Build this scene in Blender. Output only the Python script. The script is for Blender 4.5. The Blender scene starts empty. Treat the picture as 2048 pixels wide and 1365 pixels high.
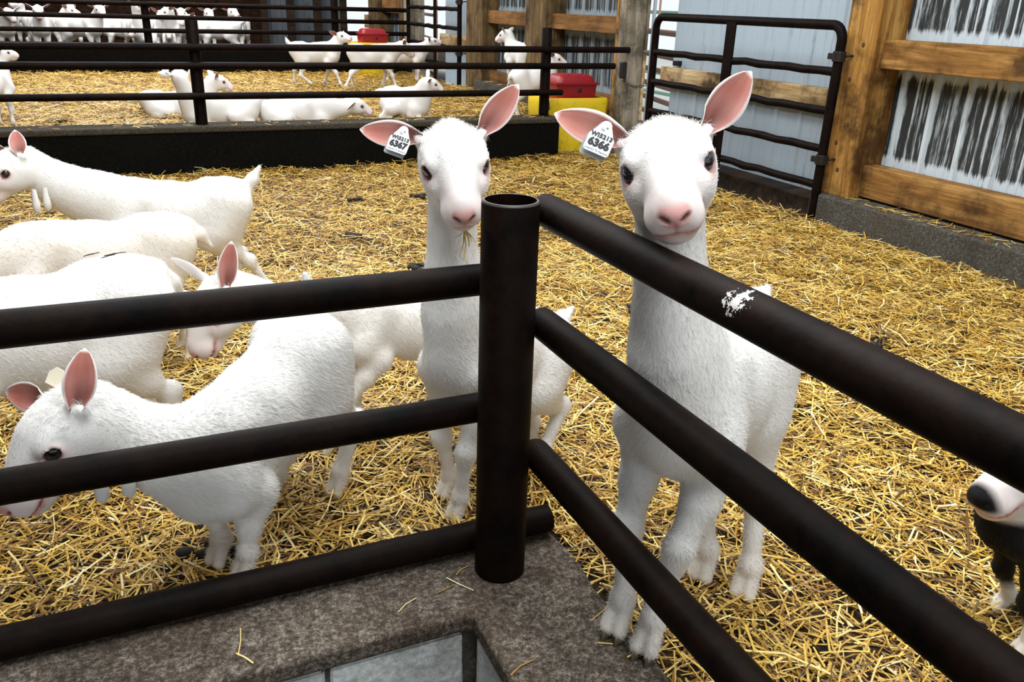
import bpy, bmesh, math, random
import numpy as np
from mathutils import Vector, Matrix

# ------------------------------------------------------------------ camera, world, lights, exposure
SC = bpy.context.scene
COL = SC.collection
rng = np.random.default_rng(11)
random.seed(5)

FPX = 1661.0                                   # focal length in pixels of a 2048 px wide frame
EYE = Vector((0.0, 0.0, 1.235))
_p, _r, _y = math.radians(22.05), math.radians(1.93), math.radians(24.5)
_fwd = Vector((0, math.cos(_p), -math.sin(_p))); _rt = Vector((1, 0, 0)); _up = _rt.cross(_fwd)
_R = math.cos(_r) * _rt + math.sin(_r) * _up
_U = -math.sin(_r) * _rt + math.cos(_r) * _up
_Z = Matrix.Rotation(-_y, 3, 'Z')
_R, _U, _F = _Z @ _R, _Z @ _U, _Z @ _fwd
cam_d = bpy.data.cameras.new('camera'); cam = bpy.data.objects.new('camera', cam_d); COL.objects.link(cam)
cam.matrix_world = Matrix(((_R.x, _U.x, -_F.x, EYE.x), (_R.y, _U.y, -_F.y, EYE.y), (_R.z, _U.z, -_F.z, EYE.z), (0, 0, 0, 1)))
cam_d.sensor_width = 36.0; cam_d.lens = FPX / 2048 * 36.0; cam_d.clip_start = 0.02; cam_d.clip_end = 200
SC.camera = cam

world = bpy.data.worlds.new('sky'); SC.world = world; world.use_nodes = True
_wn = world.node_tree; _bg = _wn.nodes['Background']
_bg.inputs['Color'].default_value = (0.90, 0.96, 1.0, 1); _bg.inputs['Strength'].default_value = 0.95

def area(name, loc, target, size, sizey, power, color=(1, 1, 1)):
    l = bpy.data.lights.new(name, 'AREA'); l.shape = 'RECTANGLE'; l.size = size; l.size_y = sizey; l.energy = power; l.color = color
    o = bpy.data.objects.new(name, l); COL.objects.link(o); o.location = loc
    o.rotation_euler = (Vector(target) - Vector(loc)).to_track_quat('-Z', 'Y').to_euler()
    return o
area('ridge_skylight', (0.9, 2.6, 4.2), (0.9, 2.6, 0), 3.6, 7.5, 590, (0.95, 0.985, 1.0))
area('rear_fill', (0.2, 12.2, 4.2), (0.2, 12.2, 0), 4.5, 8.5, 700, (0.98, 0.99, 1.0))  # added area fill that brightens the back pens, not an actual roof opening

SC.view_settings.view_transform = 'Standard'; SC.view_settings.look = 'None'
SC.view_settings.gamma = 1.0; SC.view_settings.use_curve_mapping = False
SC.view_settings.exposure = 0.12

# ------------------------------------------------------------------ small helpers
def tag(o, label=None, cat=None, group=None, kind=None):
    if label: o['label'] = label
    if cat: o['category'] = cat
    if group: o['group'] = group
    if kind: o['kind'] = kind
    return o

def empty(name, loc=(0, 0, 0), rz=0.0):
    o = bpy.data.objects.new(name, None); COL.objects.link(o); o.location = loc; o.rotation_euler = (0, 0, rz)
    o.empty_display_size = 0.1
    return o

def link(name, me, mat=None, parent=None, smooth=True):
    o = bpy.data.objects.new(name, me); COL.objects.link(o)
    if mat is not None and not me.materials: me.materials.append(mat)
    if parent is not None: o.parent = parent
    if smooth and len(me.polygons): me.polygons.foreach_set('use_smooth', np.ones(len(me.polygons), bool))
    return o

def np_mesh(name, V, Fc, nper=4, col=None):
    """mesh from vertex array and face array (all faces with the same number of corners)"""
    V = np.asarray(V, np.float32); Fc = np.asarray(Fc, np.int32)
    me = bpy.data.meshes.new(name)
    me.vertices.add(len(V)); me.vertices.foreach_set('co', V.ravel())
    n = len(Fc)
    me.loops.add(n * nper); me.loops.foreach_set('vertex_index', Fc.ravel())
    me.polygons.add(n); me.polygons.foreach_set('loop_start', np.arange(0, n * nper, nper, dtype=np.int32))
    try: me.polygons.foreach_set('loop_total', np.full(n, nper, np.int32))
    except Exception: pass
    if col is not None: set_col(me, col)
    me.update(calc_edges=True); me.validate()
    return me

def set_col(me, col):
    a = me.color_attributes.new('tint', 'FLOAT_COLOR', 'POINT')
    c = np.ones((len(me.vertices), 4), np.float32); c[:, :3] = col
    a.data.foreach_set('color', c.ravel())

def bm_link(name, bm, mat, parent=None, smooth=False, bevel=0.0, seg=2):
    me = bpy.data.meshes.new(name)
    bmesh.ops.recalc_face_normals(bm, faces=bm.faces)
    bm.to_mesh(me); bm.free()
    o = link(name, me, mat, parent, smooth)
    if bevel > 0:
        m = o.modifiers.new('edge', 'BEVEL'); m.width = bevel; m.segments = seg; m.limit_method = 'ANGLE'; m.angle_limit = 0.6
    return o

def bm_box(bm, x0, x1, y0, y1, z0, z1):
    v = [bm.verts.new((x, y, z)) for x in (x0, x1) for y in (y0, y1) for z in (z0, z1)]
    for q in ((0, 1, 3, 2), (4, 6, 7, 5), (0, 4, 5, 1), (2, 3, 7, 6), (0, 2, 6, 4), (1, 5, 7, 3)):
        bm.faces.new([v[i] for i in q])
    return v

def box(name, x0, x1, y0, y1, z0, z1, mat, parent=None, bevel=0.0, seg=2):
    bm = bmesh.new(); bm_box(bm, x0, x1, y0, y1, z0, z1)
    return bm_link(name, bm, mat, parent, False, bevel, seg)

def tube_data(path, rad, n=16, caps=True, closed=False):
    """lofted round tube along a polyline; rad is a number or a list; returns verts, faces"""
    P = [Vector(p) for p in path]; m = len(P)
    R = rad if hasattr(rad, '__len__') else [rad] * m
    V, Fc = [], []
    t0 = (P[1] - P[0]).normalized()
    ref = Vector((0, 0, 1)) if abs(t0.z) < 0.9 else Vector((1, 0, 0))
    nrm = t0.cross(ref).normalized()
    for i in range(m):
        if closed: t = (P[(i + 1) % m] - P[i - 1]).normalized()
        else: t = (P[min(i + 1, m - 1)] - P[max(i - 1, 0)]).normalized()
        nrm = (nrm - t * nrm.dot(t)).normalized(); b = t.cross(nrm)
        for k in range(n):
            a = 2 * math.pi * k / n
            V.append(P[i] + (nrm * math.cos(a) + b * math.sin(a)) * R[i])
    for i in range(m if closed else m - 1):
        j = (i + 1) % m
        for k in range(n):
            Fc.append((i * n + k, i * n + (k + 1) % n, j * n + (k + 1) % n, j * n + k))
    if caps and not closed:
        Fc.append(tuple(reversed(range(n)))); Fc.append(tuple((m - 1) * n + k for k in range(n)))
    return V, Fc

def bm_add(bm, V, Fc):
    vs = [bm.verts.new(v) for v in V]
    for q in Fc:
        try: bm.faces.new([vs[i] for i in q])
        except ValueError: pass

def tube(name, path, rad, mat, parent=None, n=16, caps=True, closed=False):
    bm = bmesh.new(); bm_add(bm, *tube_data(path, rad, n, caps, closed))
    o = bm_link(name, bm, mat, parent, True)
    m = o.modifiers.new('edge', 'EDGE_SPLIT'); m.split_angle = 0.9
    return o

# ------------------------------------------------------------------ materials
def mat_new(name):
    m = bpy.data.materials.new(name); m.use_nodes = True
    nt = m.node_tree; return m, nt, nt.nodes['Principled BSDF']

def nd(nt, typ, **kw):
    n = nt.nodes.new(typ)
    for k, v in kw.items():
        if k in n.inputs: n.inputs[k].default_value = v
        else: setattr(n, k, v)
    return n

def ramp(nt, fac, stops):
    r = nt.nodes.new('ShaderNodeValToRGB'); el = r.color_ramp.elements
    while len(el) < len(stops): el.new(0.5)
    for e, (p, c) in zip(el, stops):
        e.position = p; e.color = (*c, 1) if len(c) == 3 else c
    nt.links.new(fac, r.inputs['Fac']); return r.outputs['Color']

def noise(nt, scale, detail=4, rough=0.6, vec=None, dist=0.0):
    n = nd(nt, 'ShaderNodeTexNoise', Scale=scale, Detail=detail, Roughness=rough, Distortion=dist)
    if vec is not None: nt.links.new(vec, n.inputs['Vector'])
    return n.outputs['Fac']

def coords(nt, scale=(1, 1, 1), kind='Object'):
    t = nt.nodes.new('ShaderNodeTexCoord'); mp = nd(nt, 'ShaderNodeMapping'); mp.inputs['Scale'].default_value = scale
    nt.links.new(t.outputs[kind], mp.inputs['Vector']); return mp.outputs['Vector']

def mix(nt, fac, a, b, blend='MIX'):
    m = nt.nodes.new('ShaderNodeMix'); m.data_type = 'RGBA'; m.blend_type = blend
    for s, v in ((m.inputs['Factor'], fac), (m.inputs['A'], a), (m.inputs['B'], b)):
        if hasattr(v, 'default_value') or hasattr(v, 'is_linked'): nt.links.new(v, s)
        elif s.type == 'RGBA': s.default_value = (*v, 1)
        else: s.default_value = v
    # the Mix node keeps one socket set per type: pick the colour ones
    return m

def cmix(nt, fac, a, b, blend='MIX'):
    m = nt.nodes.new('ShaderNodeMix'); m.data_type = 'RGBA'; m.blend_type = blend
    F_, A_, B_ = m.inputs[0], m.inputs[6], m.inputs[7]
    for s, v in ((F_, fac), (A_, a), (B_, b)):
        if isinstance(v, bpy.types.NodeSocket): nt.links.new(v, s)
        elif isinstance(v, (int, float)): s.default_value = v
        else: s.default_value = (*v, 1)
    return m.outputs[2]

def math_n(nt, op, a, b=None):
    m = nt.nodes.new('ShaderNodeMath'); m.operation = op
    for s, v in zip(m.inputs, (a, b)):
        if v is None: continue
        if isinstance(v, bpy.types.NodeSocket): nt.links.new(v, s)
        else: s.default_value = v
    return m.outputs[0]

def bump(nt, bs, h, strength=0.3, dist=0.01):
    b = nd(nt, 'ShaderNodeBump', Strength=strength, Distance=dist)
    nt.links.new(h, b.inputs['Height']); nt.links.new(b.outputs['Normal'], bs.inputs['Normal'])

M = {}
def plain(key, col, rough=0.6, metal=0.0, spec=0.5, coat=0.0):
    m, nt, b = mat_new(key); b.inputs['Base Color'].default_value = (*col, 1)
    b.inputs['Roughness'].default_value = rough; b.inputs['Metallic'].default_value = metal
    b.inputs['Specular IOR Level'].default_value = spec; b.inputs['Coat Weight'].default_value = coat
    M[key] = m; return m

def tinted(key, rough=0.7, spec=0.3, var=0.0, sss=0.0):
    m, nt, b = mat_new(key)
    a = nd(nt, 'ShaderNodeAttribute', attribute_name='tint'); c = a.outputs['Color']
    if var:
        f = noise(nt, 14, 5, 0.65, coords(nt))
        c = cmix(nt, math_n(nt, 'MULTIPLY', f, var * 3), c, (0.80, 0.72, 0.62), 'MULTIPLY')
    nt.links.new(c, b.inputs['Base Color'])
    b.inputs['Roughness'].default_value = rough; b.inputs['Specular IOR Level'].default_value = spec
    M[key] = m; return m
tinted('skin', 0.62, 0.15, 0.10)
tinted('ear_skin', 0.55, 0.3)
tinted('straw', 0.45, 0.45)
tinted('coat_hair', 0.6, 0.10)
tinted('eye', 0.06, 0.8)
tinted('hoof', 0.5, 0.4)

def pipe_mat(key, base, rust, mark=None):
    m, nt, b = mat_new(key); v = coords(nt)
    f = noise(nt, 9, 6, 0.7, v); g = noise(nt, 70, 3, 0.6, v)
    c = ramp(nt, f, [(0.35, base), (0.58, rust), (0.75, base)])
    c = cmix(nt, math_n(nt, 'MULTIPLY', g, 0.55), c, (0.002, 0.0015, 0.0014))
    if mark is not None:
        t = nt.nodes.new('ShaderNodeTexCoord'); d = nd(nt, 'ShaderNodeVectorMath', operation='DISTANCE')
        nt.links.new(t.outputs['Object'], d.inputs[0]); d.inputs[1].default_value = mark
        h = noise(nt, 95, 4, 0.7, t.outputs['Object'])
        w = math_n(nt, 'LESS_THAN', math_n(nt, 'ADD', math_n(nt, 'MULTIPLY', d.outputs['Value'], 22.0), math_n(nt, 'MULTIPLY', math_n(nt, 'SUBTRACT', h, 0.5), 2.6)), 0.30)
        c = cmix(nt, w, c, (0.62, 0.6, 0.57))
    nt.links.new(c, b.inputs['Base Color'])
    b.inputs['Roughness'].default_value = 0.55; b.inputs['Specular IOR Level'].default_value = 0.06
    bump(nt, b, g, 0.25, 0.002); M[key] = m
pipe_mat('pipe', (0.0008, 0.0006, 0.0005), (0.010, 0.0042, 0.0022))
pipe_mat('pipe_marked', (0.0013, 0.0009, 0.0008), (0.014, 0.0065, 0.004), (0.715, 0.838, 0.876))
pipe_mat('gate_pipe', (0.001, 0.0008, 0.0007), (0.010, 0.0045, 0.003))
plain('pipe_rim', (0.10, 0.09, 0.085), 0.45, 0.6)

def concrete(key, lo, mid, hi, scale=6, dirt=0.5, dirtc=(0.035, 0.026, 0.018), bs=0.3):
    m, nt, b = mat_new(key); v = coords(nt)
    f = noise(nt, scale, 8, 0.75, v); g = noise(nt, scale * 14, 4, 0.8, v); h = noise(nt, scale * 0.45, 4, 0.6, v)
    c = ramp(nt, g, [(0.30, lo), (0.5, mid), (0.72, hi)])
    w = ramp(nt, f, [(0.42, (0, 0, 0)), (0.66, (1, 1, 1))])
    c = cmix(nt, math_n(nt, 'MULTIPLY', w, dirt), c, dirtc)
    c = cmix(nt, math_n(nt, 'MULTIPLY', ramp(nt, h, [(0.5, (0, 0, 0)), (0.65, (1, 1, 1))]), dirt * 0.7), c, (dirtc[0] * 2, dirtc[1] * 1.7, dirtc[2] * 1.4))
    nt.links.new(c, b.inputs['Base Color']); b.inputs['Roughness'].default_value = 0.9; b.inputs['Specular IOR Level'].default_value = 0.08
    bump(nt, b, g, bs, 0.004); M[key] = m
concrete('curb_top', (0.014, 0.011, 0.008), (0.105, 0.084, 0.066), (0.38, 0.33, 0.27), 7, 0.75, (0.022, 0.015, 0.01))
concrete('block_face', (0.36, 0.38, 0.38), (0.60, 0.63, 0.62), (0.85, 0.87, 0.86), 5, 0.7, (0.09, 0.08, 0.06))
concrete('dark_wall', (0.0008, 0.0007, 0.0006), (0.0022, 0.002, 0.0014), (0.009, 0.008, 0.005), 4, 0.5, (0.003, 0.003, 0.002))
concrete('dark_cap', (0.015, 0.012, 0.009), (0.045, 0.038, 0.028), (0.10, 0.085, 0.063), 5, 0.55)
concrete('curb_wall', (0.022, 0.02, 0.016), (0.07, 0.066, 0.055), (0.17, 0.16, 0.14), 5, 0.65)
concrete('outdoor', (0.7, 0.7, 0.68), (0.8, 0.8, 0.78), (0.88, 0.88, 0.86), 2, 0.1, (0.5, 0.5, 0.46))

def timber(key, lo, mid, hi, axis='Z', stain=0.5, stainc=(0.03, 0.02, 0.012)):
    m, nt, b = mat_new(key)
    s = {'X': (1.2, 14, 14), 'Y': (14, 1.2, 14), 'Z': (14, 14, 1.2)}[axis]
    s2 = {'X': (4, 60, 60), 'Y': (60, 4, 60), 'Z': (60, 60, 4)}[axis]
    f = noise(nt, 1.0, 6, 0.7, coords(nt, s), 0.6); g = noise(nt, 1.0, 5, 0.7, coords(nt, s2), 0.4); h = noise(nt, 3.2, 5, 0.65, coords(nt))
    c = ramp(nt, f, [(0.30, lo), (0.5, mid), (0.70, hi)])
    c = cmix(nt, math_n(nt, 'MULTIPLY', ramp(nt, g, [(0.35, (1, 1, 1)), (0.6, (0, 0, 0))]), 0.5), c, lo)
    c = cmix(nt, math_n(nt, 'MULTIPLY', ramp(nt, h, [(0.46, (0, 0, 0)), (0.62, (1, 1, 1))]), stain), c, stainc)
    nt.links.new(c, b.inputs['Base Color']); b.inputs['Roughness'].default_value = 0.75; b.inputs['Specular IOR Level'].default_value = 0.15
    bump(nt, b, g, 0.35, 0.006); M[key] = m
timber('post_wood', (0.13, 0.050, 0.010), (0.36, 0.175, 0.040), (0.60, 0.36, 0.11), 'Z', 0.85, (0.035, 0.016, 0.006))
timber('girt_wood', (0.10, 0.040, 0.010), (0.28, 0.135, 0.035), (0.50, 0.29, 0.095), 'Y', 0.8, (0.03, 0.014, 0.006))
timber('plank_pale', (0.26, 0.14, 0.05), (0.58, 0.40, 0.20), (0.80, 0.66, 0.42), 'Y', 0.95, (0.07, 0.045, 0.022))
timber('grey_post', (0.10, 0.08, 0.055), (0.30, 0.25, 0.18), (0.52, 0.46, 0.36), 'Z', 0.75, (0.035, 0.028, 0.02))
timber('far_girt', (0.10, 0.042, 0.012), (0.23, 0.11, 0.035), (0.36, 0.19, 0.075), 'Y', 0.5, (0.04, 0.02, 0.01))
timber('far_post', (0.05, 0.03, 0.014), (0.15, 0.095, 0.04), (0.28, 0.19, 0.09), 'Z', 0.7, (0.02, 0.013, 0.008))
timber('dark_timber', (0.006, 0.004, 0.003), (0.028, 0.016, 0.008), (0.07, 0.04, 0.018), 'X', 0.5, (0.006, 0.004, 0.003))

def sheet(key, clean, dirt, z_edges, amount=1.0, streak=26, rib0=2.5):
    """ribbed metal sheet: grime with vertical streaks that stops in ragged fringes near the heights in z_edges"""
    m, nt, b = mat_new(key)
    t = nt.nodes.new('ShaderNodeTexCoord'); sp = nt.nodes.new('ShaderNodeSeparateXYZ'); nt.links.new(t.outputs['Object'], sp.inputs[0])
    st = noise(nt, 1.0, 6, 0.72, coords(nt, (streak, streak, 1.6)), 0.3)
    st2 = noise(nt, 1.0, 5, 0.75, coords(nt, (streak * 2.6, streak * 2.6, 5)), 0.2)
    s = math_n(nt, 'ADD', math_n(nt, 'MULTIPLY', st, 0.65), math_n(nt, 'MULTIPLY', st2, 0.35))
    d = None
    for z in z_edges:
        e = math_n(nt, 'ABSOLUTE', math_n(nt, 'SUBTRACT', sp.outputs['Z'], z))
        d = e if d is None else math_n(nt, 'MINIMUM', d, e)
    if d is None: w = math_n(nt, 'SUBTRACT', s, 0.075)
    else:
        w = math_n(nt, 'ADD', s, math_n(nt, 'MINIMUM', math_n(nt, 'MULTIPLY', math_n(nt, 'SUBTRACT', d, 0.025), 4.0), 0.12))
        fr = math_n(nt, 'FRACT', math_n(nt, 'DIVIDE', math_n(nt, 'ADD', sp.outputs['Y'], rib0), 0.23))
        rb = ramp(nt, fr, [(0.12, (0, 0, 0)), (0.20, (1, 1, 1)), (0.34, (1, 1, 1)), (0.42, (0, 0, 0)), (0.53, (0, 0, 0)), (0.58, (.9, .9, .9)), (0.64, (0, 0, 0)), (0.77, (0, 0, 0)), (0.82, (.9, .9, .9)), (0.88, (0, 0, 0))])
        w = math_n(nt, 'SUBTRACT', w, math_n(nt, 'MULTIPLY', rb, 0.13))
    fac = ramp(nt, w, [(0.490, (0, 0, 0)), (0.60, (1, 1, 1))])
    c = cmix(nt, math_n(nt, 'MULTIPLY', fac, amount), clean, dirt)
    nt.links.new(c, b.inputs['Base Color']); b.inputs['Roughness'].default_value = 0.45
    b.inputs['Specular IOR Level'].default_value = 0.4; M[key] = m
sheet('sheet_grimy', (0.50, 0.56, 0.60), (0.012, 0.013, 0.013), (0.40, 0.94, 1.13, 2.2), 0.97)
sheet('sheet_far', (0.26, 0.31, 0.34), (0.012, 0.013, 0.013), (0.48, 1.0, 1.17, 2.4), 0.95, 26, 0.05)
sheet('sheet_door', (0.36, 0.43, 0.49), (0.06, 0.07, 0.075), (), 0.75, 18)
sheet('sheet_back', (0.08, 0.09, 0.10), (0.006, 0.006, 0.006), (), 0.98, 4)

def plastic(key, col, dirt, amt):
    m, nt, b = mat_new(key); f = noise(nt, 7, 7, 0.75, coords(nt))
    c = cmix(nt, math_n(nt, 'MULTIPLY', ramp(nt, f, [(0.50, (0, 0, 0)), (0.68, (1, 1, 1))]), amt), col, dirt)
    nt.links.new(c, b.inputs['Base Color']); b.inputs['Roughness'].default_value = 0.45; M[key] = m
plastic('yellow_plastic', (0.86, 0.60, 0.015), (0.30, 0.17, 0.02), 0.7)
plastic('red_plastic', (0.30, 0.006, 0.012), (0.08, 0.004, 0.005), 0.4)
plain('tag_white', (0.78, 0.80, 0.82), 0.35); plain('tag_grey', (0.30, 0.31, 0.31), 0.4); plain('tag_cream', (0.72, 0.66, 0.52), 0.4)
plain('ink', (0.01, 0.01, 0.012), 0.5); plain('ink_pale', (0.20, 0.20, 0.22), 0.5)
plain('bolt_dark', (0.02, 0.016, 0.014), 0.5, 0.5); plain('chain_steel', (0.045, 0.04, 0.035), 0.5, 0.7)
plain('galvanised', (0.45, 0.52, 0.60), 0.35, 0.5)
plain('rust_paint', (0.42, 0.22, 0.15), 0.6); plain('green_paint', (0.30, 0.52, 0.40), 0.5); plain('leaf', (0.22, 0.42, 0.14), 0.7)
plain('dung', (0.008, 0.006, 0.004), 0.8); plain('knot', (0.07, 0.03, 0.01), 0.7)
plain('cable', (0.01, 0.01, 0.01), 0.5)
plain('straw_stalk', (0.62, 0.42, 0.10), 0.5); plain('bark_bit', (0.05, 0.03, 0.02), 0.7)
m, nt, b = mat_new('litter'); v = coords(nt)
c = ramp(nt, noise(nt, 22, 8, 0.8, v), [(0.36, (0.006, 0.003, 0.001)), (0.52, (0.04, 0.02, 0.005)), (0.70, (0.20, 0.11, 0.022))])
nt.links.new(c, b.inputs['Base Color']); b.inputs['Roughness'].default_value = 0.9; bump(nt, b, noise(nt, 60, 5, 0.8, v), 0.8, 0.02); M['litter'] = m
m, nt, b = mat_new('back_boards'); v = coords(nt, (5, 5, 16))
c = ramp(nt, noise(nt, 1.0, 7, 0.75, v), [(0.40, (0.006, 0.003, 0.002)), (0.6, (0.028, 0.013, 0.006)), (0.78, (0.06, 0.03, 0.013))])
nt.links.new(c, b.inputs['Base Color']); b.inputs['Roughness'].default_value = 0.9; b.inputs['Specular IOR Level'].default_value = 0.05; M['back_boards'] = m
# ------------------------------------------------------------------ goats: one smooth-blended surface per body
class Solid:
    """a smooth union of tapered capsules and ellipsoids, sampled to one closed surface"""
    def __init__(s): s.p = []; s.cut = []
    def cap(s, a, b, r0, r1, lat=None, q0=1.0, q1=None, k=0.03):
        s.p.append(('c', np.array(a, np.float32), np.array(b, np.float32), r0, r1, None if lat is None else np.array(lat, np.float32), q0, q0 if q1 is None else q1, k))
    def ell(s, c, rad, R, k=0.02):
        s.p.append(('e', np.array(c, np.float32), np.array(rad, np.float32), np.array(R, np.float32), k))
    def cut_ell(s, c, rad, R, k=0.006):
        s.cut.append((np.array(c, np.float32), np.array(rad, np.float32), np.array(R, np.float32), k))
    @staticmethod
    def d_cap(P, a, b, r0, r1, lat, q0, q1):
        ax = b - a; L2 = max(float(ax @ ax), 1e-9); q = P - a
        t = np.clip(q @ ax / L2, 0, 1); w = q - t[:, None] * ax
        d2 = np.einsum('ij,ij->i', w, w)
        if lat is not None:
            l = w @ lat; sq = q0 + (q1 - q0) * t
            d2 = d2 + l * l * (1 / (sq * sq) - 1)
            return (np.sqrt(np.maximum(d2, 1e-12)) - (r0 + (r1 - r0) * t)) * (0.45 + 0.55 * min(1.0, q0, q1))
        return np.sqrt(np.maximum(d2, 1e-12)) - (r0 + (r1 - r0) * t)
    @staticmethod
    def d_ell(P, c, rad, R):
        q = (P - c) @ R          # R columns are the axes
        k0 = np.sqrt(((q / rad) ** 2).sum(1)); k1 = np.sqrt(((q / (rad * rad)) ** 2).sum(1)) + 1e-9
        return k0 * (k0 - 1.0) / k1
    def ev(s, P):
        D = np.full(len(P), 1e3, np.float32)
        for p in s.p:
            if p[0] == 'c': d = s.d_cap(P, *p[1:8]); k = p[8]
            else: d = s.d_ell(P, p[1], p[2], p[3]); k = p[4]
            h = np.maximum(k - np.abs(D - d), 0) / k
            D = np.minimum(D, d) - h * h * k * 0.25
        for c, rad, R, k in s.cut:
            d = -s.d_ell(P, c, rad, R)
            h = np.maximum(k - np.abs(D - d), 0) / k
            D = np.maximum(D, d) + h * h * k * 0.25
        return D
    def bounds(s):
        lo, hi = [], []
        for p in s.p:
            if p[0] == 'c':
                r = max(p[3], p[4]) * max(1, p[6], p[7]); lo += [p[1] - r, p[2] - r]; hi += [p[1] + r, p[2] + r]
            else:
                r = p[2].max(); lo.append(p[1] - r); hi.append(p[1] + r)
        return np.min(lo, 0) - 0.03, np.max(hi, 0) + 0.03
    def surface(s, h):
        lo, hi = s.bounds(); B = 4
        nb = np.ceil((hi - lo) / (h * B)).astype(int) + 1
        bx = [lo[i] + (np.arange(nb[i]) + 0.5) * h * B - h * 0.5 for i in range(3)]
        G = np.stack(np.meshgrid(*bx, indexing='ij'), -1).reshape(-1, 3).astype(np.float32)
        Fc = np.concatenate([s.ev(g) for g in np.array_split(G, max(1, len(G) // 150000))])
        act = np.abs(Fc) < h * B * 1.9
        n = nb * B
        A = np.repeat(np.repeat(np.repeat(np.where(Fc > 0, 1.0, -1.0).astype(np.float32).reshape(nb), B, 0), B, 1), B, 2)
        idx = np.argwhere(act.reshape(nb)) * B
        off = np.stack(np.meshgrid(*[np.arange(B)] * 3, indexing='ij'), -1).reshape(-1, 3)
        for ch in np.array_split(idx, max(1, len(idx) // 2500)):
            I = (ch[:, None, :] + off[None]).reshape(-1, 3)
            A[I[:, 0], I[:, 1], I[:, 2]] = s.ev((lo + I * h).astype(np.float32))
        S = A < 0
        cnt = np.zeros(n - 1, np.int8)
        cs = [(i, j, k) for i in (0, 1) for j in (0, 1) for k in (0, 1)]
        for i, j, k in cs: cnt += S[i:n[0] - 1 + i, j:n[1] - 1 + j, k:n[2] - 1 + k]
        cell = np.argwhere((cnt > 0) & (cnt < 8))
        vid = np.full(n - 1, -1, np.int32); vid[tuple(cell.T)] = np.arange(len(cell))
        val = {c: A[cell[:, 0] + c[0], cell[:, 1] + c[1], cell[:, 2] + c[2]] for c in cs}
        acc = np.zeros((len(cell), 3), np.float32); num = np.zeros(len(cell), np.float32)
        for c in cs:
            for ax in range(3):
                if c[ax] == 0:
                    e = list(c); e[ax] = 1; e = tuple(e)
                    va, vb = val[c], val[e]; mk = (va < 0) != (vb < 0)
                    t = np.where(mk, va / np.where(mk, va - vb, 1), 0)
                    p = np.zeros((len(cell), 3), np.float32) + np.array(c, np.float32); p[:, ax] += t
                    acc += p * mk[:, None]; num += mk
        V = lo + (cell + acc / np.maximum(num, 1)[:, None]) * h
        quads = []
        for ax in range(3):
            u, w = (ax + 1) % 3, (ax + 2) % 3
            sl0 = [slice(None)] * 3; sl1 = [slice(None)] * 3; sl0[ax] = slice(0, -1); sl1[ax] = slice(1, None)
            a, b_ = S[tuple(sl0)], S[tuple(sl1)]
            e = np.argwhere(a != b_)
            e = e[(e[:, u] > 0) & (e[:, w] > 0) & (e[:, u] < n[u] - 1) & (e[:, w] < n[w] - 1)]
            sg = a[tuple(e.T)]
            def at(du, dw):
                c = e.copy(); c[:, u] -= du; c[:, w] -= dw
                return vid[tuple(c.T)]
            q = np.stack([at(1, 1), at(0, 1), at(0, 0), at(1, 0)], 1)
            q[~sg] = q[~sg][:, ::-1]
            quads.append(q)
        Q = np.concatenate(quads); Q = Q[(Q >= 0).all(1)]
        used, inv = np.unique(Q, return_inverse=True)
        return V[used].astype(np.float32), inv.reshape(-1, 4).astype(np.int32)

def unit(v): v = np.asarray(v, float); return v / max(np.linalg.norm(v), 1e-9)
def bez(a, b, c, d, n):
    t = np.linspace(0, 1, n)[:, None]
    return (1 - t) ** 3 * a + 3 * (1 - t) ** 2 * t * b + 3 * (1 - t) * t * t * c + t ** 3 * d

WHITE = np.array((0.775, 0.762, 0.742)); PINK = np.array((0.72, 0.34, 0.31)); EARPINK = np.array((0.40, 0.125, 0.090)); ROSE = np.array((0.50, 0.19, 0.20))
DARK = np.array((0.008, 0.008, 0.009)); TAN = np.array((0.44, 0.33, 0.20))

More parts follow.
